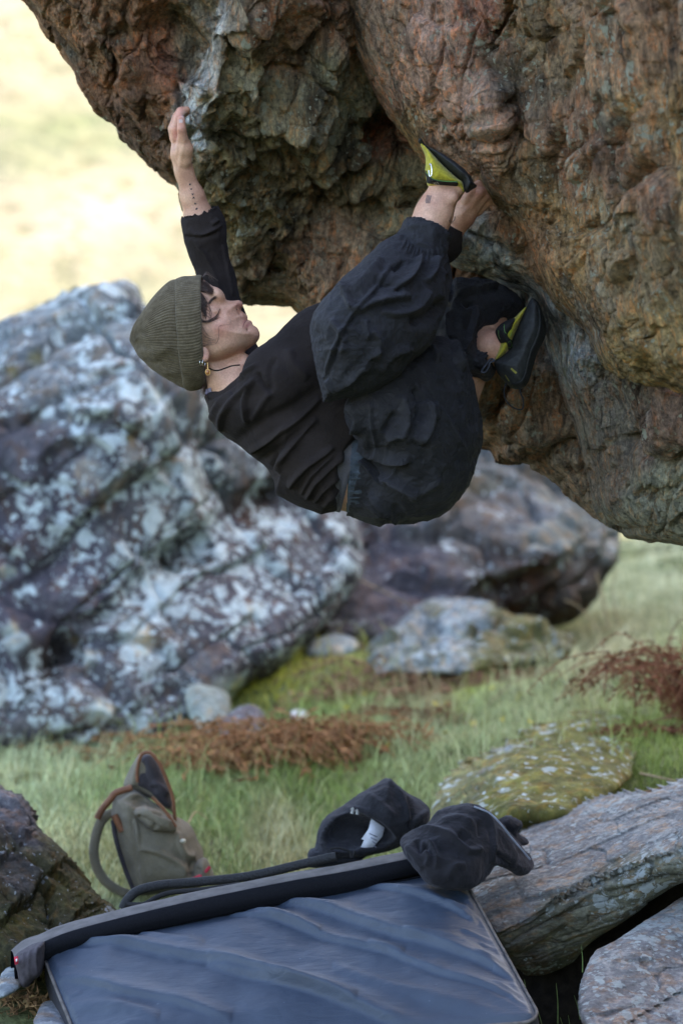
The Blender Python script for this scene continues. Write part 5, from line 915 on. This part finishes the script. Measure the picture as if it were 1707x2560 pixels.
def btube(name, L, dy, r, mat, n=8): return mesh_np(name, *tube(spx([(x, y, dy) for x, y in st5(L)], 5), r, n), mat, bag)
btube('leather_edge', [(545, 420), (570, 370), (620, 310), (650, 275), (740, 245)], BD - .05, .009, LEA); btube('leather_edge', [(770, 215), (768, 150), (785, 75), (812, 50), (852, 58), (900, 125), (942, 225), (968, 305), (978, 400), (985, 470)], BD - .035, .0045, LEA); btube('leather_edge', [(640, 400), (660, 440), (685, 490)], BD - .1, .009, LEA)
btube('leather_edge', [(850, 300), (920, 370), (985, 465)], BD - .12, .004, LEA)
btube('shoulder_strap', [(650, 385), (600, 400), (560, 450), (535, 530), (525, 610), (545, 700), (590, 770), (650, 815), (720, 845), (770, 860)], BD - .02, .0125, OLV); btube('back_edge', [(632, 430), (650, 540), (700, 700), (745, 815)], BD - .085, .006, OLD)
btube('red_pull', [(1075, 765), (1100, 752), (1130, 742)], BD - .115, .005, REDT); btube('red_pull', [(1150, 720), (1175, 690)], BD - .10, .004, REDT)
bt = Vol.px(445, 2092, 475, 2115, BD - .16, BD - .10, .0025); bt.ell((457.5, 2103.5, BD - .130), (.0085, .006, .006), 0); solid('press_stud', bt, simple_mat('horn_button', (0.42, 0.38, 0.30), 0.4, 0.5), bag)

# ------------------------------------------------------------------ jackets
JK = cloth_mat('black_fleece', (0.016, 0.016, 0.019), 500, 0.95, 0.12, 0.3, 20); JK2 = cloth_mat('black_softshell', (0.018, 0.017, 0.020), 700, 0.9, 0.10, 0.3, 20)
j1 = thing('hooded_jacket', 'black hooded jacket lying open with a white care label showing', 'jacket')
v = Vol.px(760, 1935, 1090, 2175, .36, .74, .0036)
v.slab(st6([(200, 600), (205, 500), (260, 410), (350, 350), (480, 270), (598, 200), (640, 228), (720, 280), (800, 330), (838, 375), (832, 440), (760, 500), (680, 560), (600, 600), (400, 645), (260, 660)]), .55, .13, .07, 0, 2)
v.slab(st6([(155, 640), (162, 598), (200, 590), (300, 620), (420, 630), (460, 650), (300, 680), (165, 690)]), .5, .06, .03, .01)
v.slab(st6([(240, 500), (300, 415), (400, 385), (520, 405), (600, 460), (640, 530), (580, 592), (440, 610), (300, 596), (250, 560)]), .43, .10, .07, .012, 2, sub=True)
solid('hood', v, JK, j1, [(st6([(598, 205), (690, 330), (730, 440)]), 9, .012, 'a'), (st6([(710, 300), (740, 400), (720, 480)]), 7, -.012), (st6([(360, 350), (480, 380), (600, 440), (660, 530)]), 5, .006), (st6([(830, 380), (760, 430), (740, 480)]), 8, .010), (st6([(480, 290), (560, 330), (640, 420)]), 10, .008)] + [(st6([(215 + 12 * i, 560 - 36 * i + 2 * i * i), (240 + 12 * i, 568 - 34 * i + 2 * i * i)]), 3, .004) for i in range(6)], [('f', 18, .006, 3, 6), ('r', 34, .002, 3, 7)])
flat('care_label', st6([(510, 420), (548, 445), (585, 470), (572, 520), (530, 570), (490, 606), (440, 606), (470, 540), (455, 535), (495, 480)]), .465, simple_mat('label_white', (0.50, 0.52, 0.60), 0.7, 0.2, 40, 0.2, 0.3), j1, .002)
for k, q in enumerate((0, 1, 2, 3)): flat('label_print', st6([(500 + 16 * q - 8 * q, 500 + 22 * q), (545 + 6 * q - 8 * q, 520 + 20 * q), (543 + 6 * q - 8 * q, 526 + 20 * q), (498 + 16 * q - 8 * q, 506 + 22 * q)]), .4625, simple_mat('label_ink', (0.16, 0.17, 0.22), 0.7, 0.2), j1, .0006)
for L in ([(400, 360), (408, 372), (402, 392)], [(425, 370), (432, 384), (430, 396)]): mesh_np('cord_lock', *tube(spx([(x, y, .40) for x, y in st6(L)], 3), .004, 6), simple_mat('grey_plastic', (0.3, 0.3, 0.31), 0.4, 0.5), j1)
mesh_np('drawcord', *tube(spx([(x, y, .415) for x, y in st6([(280, 590), (330, 585), (390, 605), (400, 640), (420, 600)])], 4), .003, 6), STR, j1)
j2 = thing('crumpled_jacket', 'black jacket crumpled over the corner of the crash pad', 'jacket')
v = Vol.px(990, 2005, 1360, 2215, .0, .46, .0036)
v.slab(st6([(668, 535), (700, 500), (830, 440), (890, 385), (1000, 362), (1080, 350), (1160, 382), (1230, 440), (1300, 520), (1380, 610), (1446, 700), (1420, 742), (1350, 756), (1260, 712), (1195, 682), (1130, 740), (1040, 776), (930, 762), (820, 735), (745, 665), (690, 602)]), [(700, 560, .12), (1000, 700, .1), (1100, 400, .28), (1400, 700, .3)], .10, .06, 0, 2) if False else v.slab(st6([(668, 535), (700, 500), (830, 440), (890, 385), (1000, 362), (1080, 350), (1160, 382), (1230, 440), (1300, 520), (1380, 610), (1446, 700), (1420, 742), (1350, 756), (1260, 712), (1195, 682), (1130, 740), (1040, 776), (930, 762), (820, 735), (745, 665), (690, 602)]), [(1010, 2100, .14), (1160, 2190, .12), (1180, 2025, .26), (1330, 2180, .30)], .095, .06, 0, 2)
v.slab(st6([(1215, 440), (1265, 396), (1325, 408), (1362, 450), (1340, 500), (1385, 540), (1392, 562), (1340, 568), (1280, 510)]), .36, .04, .03, .006, 2)
v.slab(st6([(860, 420), (920, 362), (985, 366), (960, 420), (900, 440)]), .3, .05, .03, .01, 2)
solid('fabric', v, JK2, j2, [(st6([(690, 505), (800, 480), (930, 510), (1050, 610), (1140, 590)]), 10, .013, 'a'), (st6([(820, 550), (860, 610), (870, 700)]), 8, .013, 'a'), (st6([(765, 540), (790, 600), (830, 560)]), 8, -.014), (st6([(815, 690), (830, 640), (800, 600)]), 6, .010), (st6([(1085, 360), (1170, 450), (1190, 560), (1180, 670)]), 9, .013, 'a'), (st6([(1110, 430), (1130, 520)]), 7, -.010), (st6([(900, 420), (1000, 410), (1080, 440)]), 8, .008), (st6([(1000, 500), (1060, 540)]), 10, -.008), (st6([(1190, 600), (1260, 660), (1300, 700)]), 8, -.012), (st6([(1210, 470), (1270, 560), (1340, 660)]), 8, .009), (st6([(700, 570), (760, 640), (800, 700)]), 6, .007), (st6([(930, 760), (960, 700), (1040, 680)]), 8, .008)], [('f', 18, .007, 3, 12), ('r', 30, .003, 3, 13)])
mesh_np('zip', *tube(spx([(x, y, d) for (x, y), d in zip(st6([(1085, 352), (1170, 388), (1232, 446), (1290, 520), (1350, 590), (1400, 650)]), (.20, .20, .20, .21, .22, .23))], 5), .0022, 6), simple_mat('zip_grey', (0.22, 0.25, 0.33), 0.5, 0.4), j2)
# ------------------------------------------------------------------ turf, bracken, stalks, flowers, stones
rs = np.random.RandomState(7)
G_zone = [(150, 1900, 160, (0.22, 0.25, 0.14)), (500, 2000, 150, (0.14, 0.18, 0.065)), (850, 1950, 140, (0.13, 0.17, 0.05)), (350, 2150, 120, (0.19, 0.21, 0.11)), (680, 1600, 130, (0.25, 0.235, 0.035)), (900, 1680, 100, (0.21, 0.21, 0.05)), (1050, 1740, 80, (0.21, 0.16, 0.09)), (1150, 1660, 100, (0.22, 0.25, 0.06)), (1000, 1850, 120, (0.19, 0.21, 0.10)),
          (1300, 1700, 110, (0.23, 0.235, 0.12)), (1550, 1450, 130, (0.32, 0.30, 0.18)), (1650, 1380, 90, (0.34, 0.32, 0.2)), (1500, 1620, 110, (0.30, 0.26, 0.15)), (1620, 1900, 120, (0.14, 0.165, 0.045)), (1450, 1980, 90, (0.15, 0.15, 0.05)), (1350, 1580, 100, (0.24, 0.235, 0.11)), (1250, 1850, 100, (0.19, 0.21, 0.10)), (60, 2500, 100, (0.11, 0.10, 0.03)), (700, 2080, 80, (0.24, 0.22, 0.12)), (250, 2000, 70, (0.14, 0.18, 0.07)), (1650, 1700, 80, (0.24, 0.24, 0.11))]
def blades(n, dlo, dhi, pw, pxr, hl, wd, seed, zfun=gz, box=None):
    r = np.random.RandomState(seed); u = r.rand(n); d = (dlo ** (1 - pw) + u * (dhi ** (1 - pw) - dlo ** (1 - pw))) ** (1 / (1 - pw)); px = r.uniform(*pxr, n); x = (px - CX) / F * d; y = d - CAM_D
    k = ~(((x > -.75) & (x < .55) & (y < .30) & (y > -.9)) | ((x > .3) & (y < .45))); x, y, d = x[k], y[k], d[k]; n = len(x); z = zfun(x, y)
    p = np.stack([x, y, z], 1); tuft = 0.6 + 0.8 * np.clip(fbm(p * 5, 2, seed) + .4, 0, 1.2)
    h = r.uniform(*hl, n) * tuft; w_ = wd * (d / 7) * r.uniform(.6, 1.4, n); a = r.rand(n) * 6.283; ln = r.uniform(.2, 1.1, n) * h; la = r.rand(n) * 6.283
    side = np.stack([np.cos(a), np.sin(a), a * 0], 1) * w_[:, None]; lean = np.stack([np.cos(la) * ln, np.sin(la) * ln, 0 * ln], 1); up = np.stack([0 * h, 0 * h, h], 1)
    V = np.stack([p - side - up * .1, p + side - up * .1, p + lean * .35 + up * .6 - side * .7, p + lean * .35 + up * .6 + side * .7, p + lean + up * .95], 1).reshape(-1, 3)
    b = np.arange(n) * 5; Q = np.stack([b, b + 1, b + 3, b + 2], 1); T = np.stack([b + 2, b + 3, b + 4], 1)
    qx, qy = proj(p); c = zone_colour(qx, qy, p, G_zone, 5, .12, 1.5); dry = np.clip(fbm(p * 2.5, 3, seed + 3) * 1.6 + r.normal(0, .45, n), 0, 1)[:, None]
    c = c * (1 - dry * .65) + np.array([0.30, 0.265, 0.15]) * dry * .65; c *= r.uniform(1.1, 2.7, n)[:, None]
    return V, Q, T, np.repeat(c, 5, 0)
gmat = NM('grass_blades', 0.75, 0.25); gmat.base(gmat.col()); gmat.b.inputs['Subsurface Weight'].default_value = 0.0
def grass(name, label, *a, **k):
    V, Q, T, c = blades(*a, **k); o = mesh_np(name, V, [Q, T], gmat.m, None, True, c); tag(o, label, 'grass', kind='stuff'); return o
grass('grass', 'short turf of green and straw blades around the boulders', 230000, 5.35, 27, 1.7, (-80, 1790), (.012, .042), .0017, 3)
grass('long_grass', 'longer pale dry grass blades scattered through the turf', 9000, 6.2, 24, 1.5, (-60, 1780), (.07, .17), .0016, 9)
# near corner of turf at the bottom left
def corner_blades(n, seed, x0, x1, y0, y1, hl):
    r = np.random.RandomState(seed); return r
V, Q, T, c = blades(5000, 4.35, 5.5, 1.2, (-120, 150), (.02, .05), .0016, 21); 
o = mesh_np('corner_grass', V, [Q, T], gmat.m, None, True, c); tag(o, 'mossy turf and dead grass under the pad corner at the left edge', 'grass', kind='stuff')

BRK = NM('dead_bracken', 0.9, 0.15); BRK.base(BRK.mix(1.0, BRK.col(), BRK.ramp(BRK.noise(60, 3, 0.6), [(0.3, (0.55,) * 3), (0.7, (1.4,) * 3)]), 'MULTIPLY'))
def ground_at(px, py, d0=5.3, d1=26):
    ds = np.linspace(d0, d1, 900) - CAM_D; q = np.array([P(px, py, t) for t in ds]); k = np.argmax(q[:, 2] < gz(q[:, 0], q[:, 1])); return q[k]
def bracken(label, c, rad, n, hgt, seed, col=(0.25, 0.125, 0.06), leaf=.022, flat_=0.4, wid=.0030):
    r = np.random.RandomState(seed); t = thing('bracken_clump', label, 'bracken', 'clumps of dead bracken'); b = ground_at(c[0], c[1], 4.4 if c[1] > 2400 else 5.6); t.location = Vector((b[0], b[1], b[2])); bpy.context.view_layer.update(); st_, VL, TL, CL = [], [], [], []
    for i in range(n):
        a = r.rand() * 6.283; q = r.rand() ** .5 * rad; x, y = q * math.cos(a) * 1.3, q * math.sin(a) * .7; z = float(gz(np.array([b[0] + x]), np.array([b[1] + y]))[0]) - b[2]
        a2 = r.rand() * 6.283; L = hgt * r.uniform(.6, 1.7); m = 7; pts = []
        for k in range(m):
            s = k / (m - 1); pts.append((x + math.cos(a2) * L * s * (.7 + flat_) + r.normal(0, .012), y + math.sin(a2) * L * s * .7 + r.normal(0, .012), z + L * (s * (1.1 - flat_) - s * s * (.9 - flat_ * .4)) + .01 + r.normal(0, .008)))
        pts = smooth_poly(np.array(pts), 2, False); st_.append(tube(pts, np.linspace(wid, wid * .4, len(pts)), 4))
        for k in range(2, len(pts)):
            for sgn in (-1, 1):
                for rep in range(1):
                    dirv = r.normal(0, 1, 3); dirv[2] -= .3; dirv /= np.linalg.norm(dirv); sd = np.cross(dirv, r.normal(0, 1, 3)); sd /= np.linalg.norm(sd) + 1e-6; l = leaf * r.uniform(.6, 1.8); w_ = l * .15; v0 = len(VL)
                    p = pts[k]; VL += [p - sd * w_ * .4, p + sd * w_ * .4, p + dirv * l * .5 + sd * w_ + r.normal(0, .003, 3), p + dirv * l * .5 - sd * w_, p + dirv * l + r.normal(0, .006, 3)]; TL += [(v0, v0 + 1, v0 + 2), (v0, v0 + 2, v0 + 3), (v0 + 3, v0 + 2, v0 + 4)]; CL += [np.array(col) * r.uniform(.45, 1.5) * np.array([1, r.uniform(.9, 1.15), 1])] * 5
    V, Q = join(st_); o = mesh_np('stalks', V, Q, BRK.m, t, True, np.tile(np.array(col) * 1.5, (len(V), 1))); o['kind'] = 'stuff'
    o = mesh_np('fronds', np.array(VL), np.array(TL), BRK.m, t, False, np.array(CL)); o['kind'] = 'stuff'
bracken('rust brown heap of dead bracken right of the small dark rock', (720, 1890), .17, 110, .30, 3, flat_=.25); bracken('rust brown dead bracken in front of the small dark rock', (620, 1925), .13, 60, .24, 13, flat_=.3); bracken('rust brown bracken spilling left of the small dark rock', (500, 1895), .14, 36, .2, 4, leaf=.018)
bracken('low dead bracken along the foot of the lichen boulder', (220, 1880), .24, 20, .15, 5, leaf=.016); bracken('flattened brown bracken in the middle of the grass slope', (1060, 1720), .32, 90, .18, 6, (0.24, 0.135, 0.08), .022, .5); bracken('sparse brown bracken under the mossy rock', (1040, 1655), .30, 50, .16, 7, (0.2, 0.12, 0.07), .02, .5); bracken('small rust tuft low on the slope', (1010, 1800), .14, 36, .12, 17, (0.17, 0.075, 0.04), .018, .5)
bracken('tall red brown dead bracken at the right edge', (1775, 1815), .11, 150, .46, 8, (0.15, 0.06, 0.032), .017, .05); bracken('dark red bracken litter creeping out from the right edge', (1660, 1840), .12, 44, .12, 9, (0.14, 0.055, 0.03), .013, .6)
bracken('tuft of tan dead grass by the pad corner', (110, 2530), .07, 40, .08, 10, (0.20, 0.12, 0.06), .012, .4, .0012)
STK = simple_mat('dry_stem', (0.33, 0.24, 0.14), 0.85, 0.2, 60, 0.3, 0.2); STR_ = simple_mat('red_stem', (0.17, 0.085, 0.045), 0.85, 0.2, 60, 0.3, 0.2)
stl = [([(435, 1900, 3.4), (445, 1850, 3.4), (455, 1820, 3.4)], .006, 0), ([(310, 1880, 3.5), (325, 1845, 3.5), (330, 1820, 3.5)], .006, 0), ([(930, 1820, 3.6), (925, 1780, 3.6), (945, 1740, 3.6)], .004, 0), ([(960, 1800, 3.6), (957, 1745, 3.6)], .0035, 0), ([(1070, 1790, 3.5), (1068, 1730, 3.5), (1050, 1680, 3.5)], .003, 0), ([(1520, 1570, 5.0), (1505, 1490, 5.0), (1490, 1430, 5.0)], .006, 0), ([(1500, 1580, 5.0), (1450, 1520, 5.0), (1410, 1500, 5.0)], .004, 0), ([(1545, 1560, 5.2), (1530, 1480, 5.2), (1540, 1420, 5.2)], .004, 0),
       ([(1588, 1790, 2.4), (1586, 1740, 2.4), (1583, 1680, 2.4)], .004, 1), ([(1700, 1790, 1.9), (1640, 1800, 1.9), (1590, 1820, 1.9)], .003, 1), ([(1707, 1960, 1.2), (1620, 1980, 1.2), (1530, 1998, 1.2), (1500, 2010, 1.2)], .005, 1), ([(1460, 1975, 1.6), (1520, 1935, 1.6), (1570, 1915, 1.6), (1590, 1880, 1.6)], .0045, 0), ([(1340, 1955, 1.5), (1365, 1985, 1.45), (1390, 2010, 1.4)], .005, 1), ([(1330, 1945, 1.5), (1345, 1975, 1.5), (1352, 1990, 1.5)], .003, 0), ([(1410, 1968, 1.5), (1440, 1985, 1.5), (1455, 1998, 1.5)], .003, 0), ([(1600, 1935, 1.5), (1650, 1945, 1.45), (1707, 1958, 1.4)], .004, 0), ([(1680, 1660, 2.6), (1675, 1600, 2.6), (1690, 1560, 2.6), (1720, 1540, 2.6)], .004, 0), ([(1220, 1760, 3.8), (1290, 1700, 3.8), (1320, 1690, 3.8)], .003, 0), ([(1180, 1800, 3.4), (1200, 1850, 3.2)], .003, 0), ([(900, 1450, 4.9), (1000, 1500, 4.9), (1030, 1520, 4.9)], .003, 0), ([(470, 2060, 1.6), (490, 2030, 1.7), (520, 2050, 1.7)], .003, 0)]
SL = ['short thick pale stalk standing in the bracken left of the small grey rock', 'short pale stalk at the foot of the lichen boulder', 'pale curved stalk left of the pair in the middle of the slope', 'straight pale stalk right of the pair in the middle of the slope', 'thin leaning stalk in the flattened bracken', 'tall pale stalk in front of the low boulder', 'slanting stalk crossing the undercut of the low boulder', 'pale stalk nearest the right end of the low boulder', 'thin upright red stalk beside the red brown bracken', 'long red stem lying below the red brown bracken', 'dark red stem lying along the top of the layered slab', 'pale forked stem lying on the turf above the layered slab', 'short rust stem lying behind the crumpled jacket', 'thin pale stem lying behind the crumpled jacket', 'thin pale stem lying right of the rust stem', 'tan stem lying on the green turf at the right edge', 'pale arching stem rising from the red brown bracken', 'thin pale stem slanting across the middle slope', 'thin stem below the middle slope near the mossy rock', 'pale stem lying across the face of the low boulder', 'small twig lying behind the rucksack']
for (pts, r_, k), lb in zip(stl, SL):
    q = spx(pts, 4); v, f = tube(q, np.linspace(r_, r_ * .5, len(q)), 5); o = mesh_np('dry_stalk', v, f, STR_ if k else STK); tag(o, lb, 'stalk', 'dry stalks on the turf')
PET = simple_mat('yellow_petal', (0.62, 0.46, 0.02), 0.6, 0.3, 60, 0.2, 0.0); STM = simple_mat('flower_stem', (0.09, 0.13, 0.03), 0.8, 0.2)
fl0 = None
for i, (x, y) in enumerate([(866, 1784), (1075, 1778), (1098, 1782), (1290, 1765), (1306, 1758), (1195, 1790), (940, 1840), (1256, 1818), (1310, 1832), (935, 1810), (820, 1928), (1160, 1702), (1408, 1700), (1240, 1740), (1180, 1832), (960, 1880), (1030, 1700), (905, 1760), (1120, 1850)]):
    b = ground_at(x, y); t = thing('yellow_flower', 'tiny yellow flower dotted on the grass slope', 'flower', 'yellow flowers on the slope'); t.location = Vector(b)
    if fl0 is None:
        v = []; f = []
        for k in range(7):
            a = k * 6.283 / 7; e = np.array([math.cos(a), math.sin(a), .25]); s_ = np.array([-math.sin(a), math.cos(a), 0]); n0 = len(v); v += [e * .003, e * .011 + s_ * .005, e * .020, e * .011 - s_ * .005]; f.append((n0, n0 + 1, n0 + 2, n0 + 3))
        v = np.array(v) + np.array([0, 0, .055]); v = v @ np.array([[1, 0, 0], [0, .8, -.6], [0, .6, .8]]).T
        fl0 = (mesh_np('petals', v, np.array(f), PET, t, False).data, mesh_np('stem', *tube([(0, 0, 0), (0.002, -.01, .025), (0, -.03, .046)], .0012, 5), STM, t).data)
    else:
        for me, nm in zip(fl0, ('petals', 'stem')): o = bpy.data.objects.new(nm, me); COL.objects.link(o); o.parent = t
    t.rotation_euler = (0, 0, i * .9); t.scale = (.5 + .14 * (i % 3),) * 3
QN = [('f', 4, 4, 4, 0, 0.03, 3), ('r', 12, 12, 12, 0, 0.012, 3)]
for (lb, ol, dy, zc) in [('small pale stone half sunk in moss beside the lichen boulder', [(760, 1640), (785, 1600), (840, 1588), (890, 1600), (900, 1630), (860, 1652), (790, 1655)], 4.7, (0.3, 0.35, 0.37)), ('small dark grey rock rising from the bracken', [(520, 1880), (530, 1830), (580, 1780), (630, 1770), (665, 1800), (668, 1860), (650, 1900), (560, 1905)], 3.45, (0.13, 0.12, 0.14)), ('small white stone above the bracken heap', [(715, 1806), (728, 1780), (768, 1780), (776, 1802), (750, 1818)], 3.6, (0.5, 0.54, 0.56)), ('pale pointed rock at the right foot of the lichen boulder', [(455, 1740), (480, 1715), (540, 1730), (575, 1770), (560, 1830), (510, 1850), (470, 1800)], 3.65, (0.26, 0.3, 0.28)), ('thin slate lying on the slope left of the flattened bracken', [(838, 1800), (860, 1785), (880, 1812), (878, 1832), (850, 1822)], 3.9, (0.2, 0.22, 0.25)), ('flat pale stone in the grass below the flattened bracken', [(990, 1812), (1030, 1796), (1080, 1800), (1085, 1815), (1030, 1825)], 3.7, (0.26, 0.29, 0.3)), ('pale stone poking out under the pad corner', [(-20, 2470), (20, 2440), (45, 2440), (50, 2475), (25, 2500), (-20, 2510)], -.1, (0.27, 0.3, 0.33)), ('grey stone at the bottom edge below the pad', [(70, 2560), (100, 2535), (150, 2535), (165, 2575), (150, 2610), (80, 2610)], -.22, (0.25, 0.26, 0.29))]:
    c = np.mean(ol, 0); o = rock_face('small_rock', ol, [(c[0], c[1], dy), (c[0] + 40, c[1] - 30, dy + .08), (c[0] - 40, c[1] - 30, dy + .08), (c[0], c[1] + 30, dy - .05)], RM_small, (), .006 if dy > 1 else .003, .05 if dy > 1 else .02, .1, .2, QN if dy > 1 else QN[1:], [(c[0], c[1], 500, zc)], int(c[0]), .01, 8); tag(o, lb, 'rock')
v = []
for (x, y, x2, y2) in ((1452, 2362, 1456, 2432), (1390, 2460, 1394, 2560), (1310, 2450, 1314, 2500), (1400, 2545, 1412, 2600), (1420, 2540, 1425, 2600), (1435, 2490, 1450, 2550), (1345, 2530, 1360, 2600)): v.append(tube(spx([(x2, y2, -.06), ((x + x2) / 2 + 2, (y + y2) / 2, -.06), (x, y, -.07)], 4), np.linspace(.0016, .0004, 9), 4))
V, Q = join(v); o = mesh_np('gap_grass', V, Q, simple_mat('green_blade', (0.13, 0.19, 0.06), 0.7, 0.3)); tag(o, 'few green grass blades in the dark gap between the slabs', 'grass', kind='stuff')
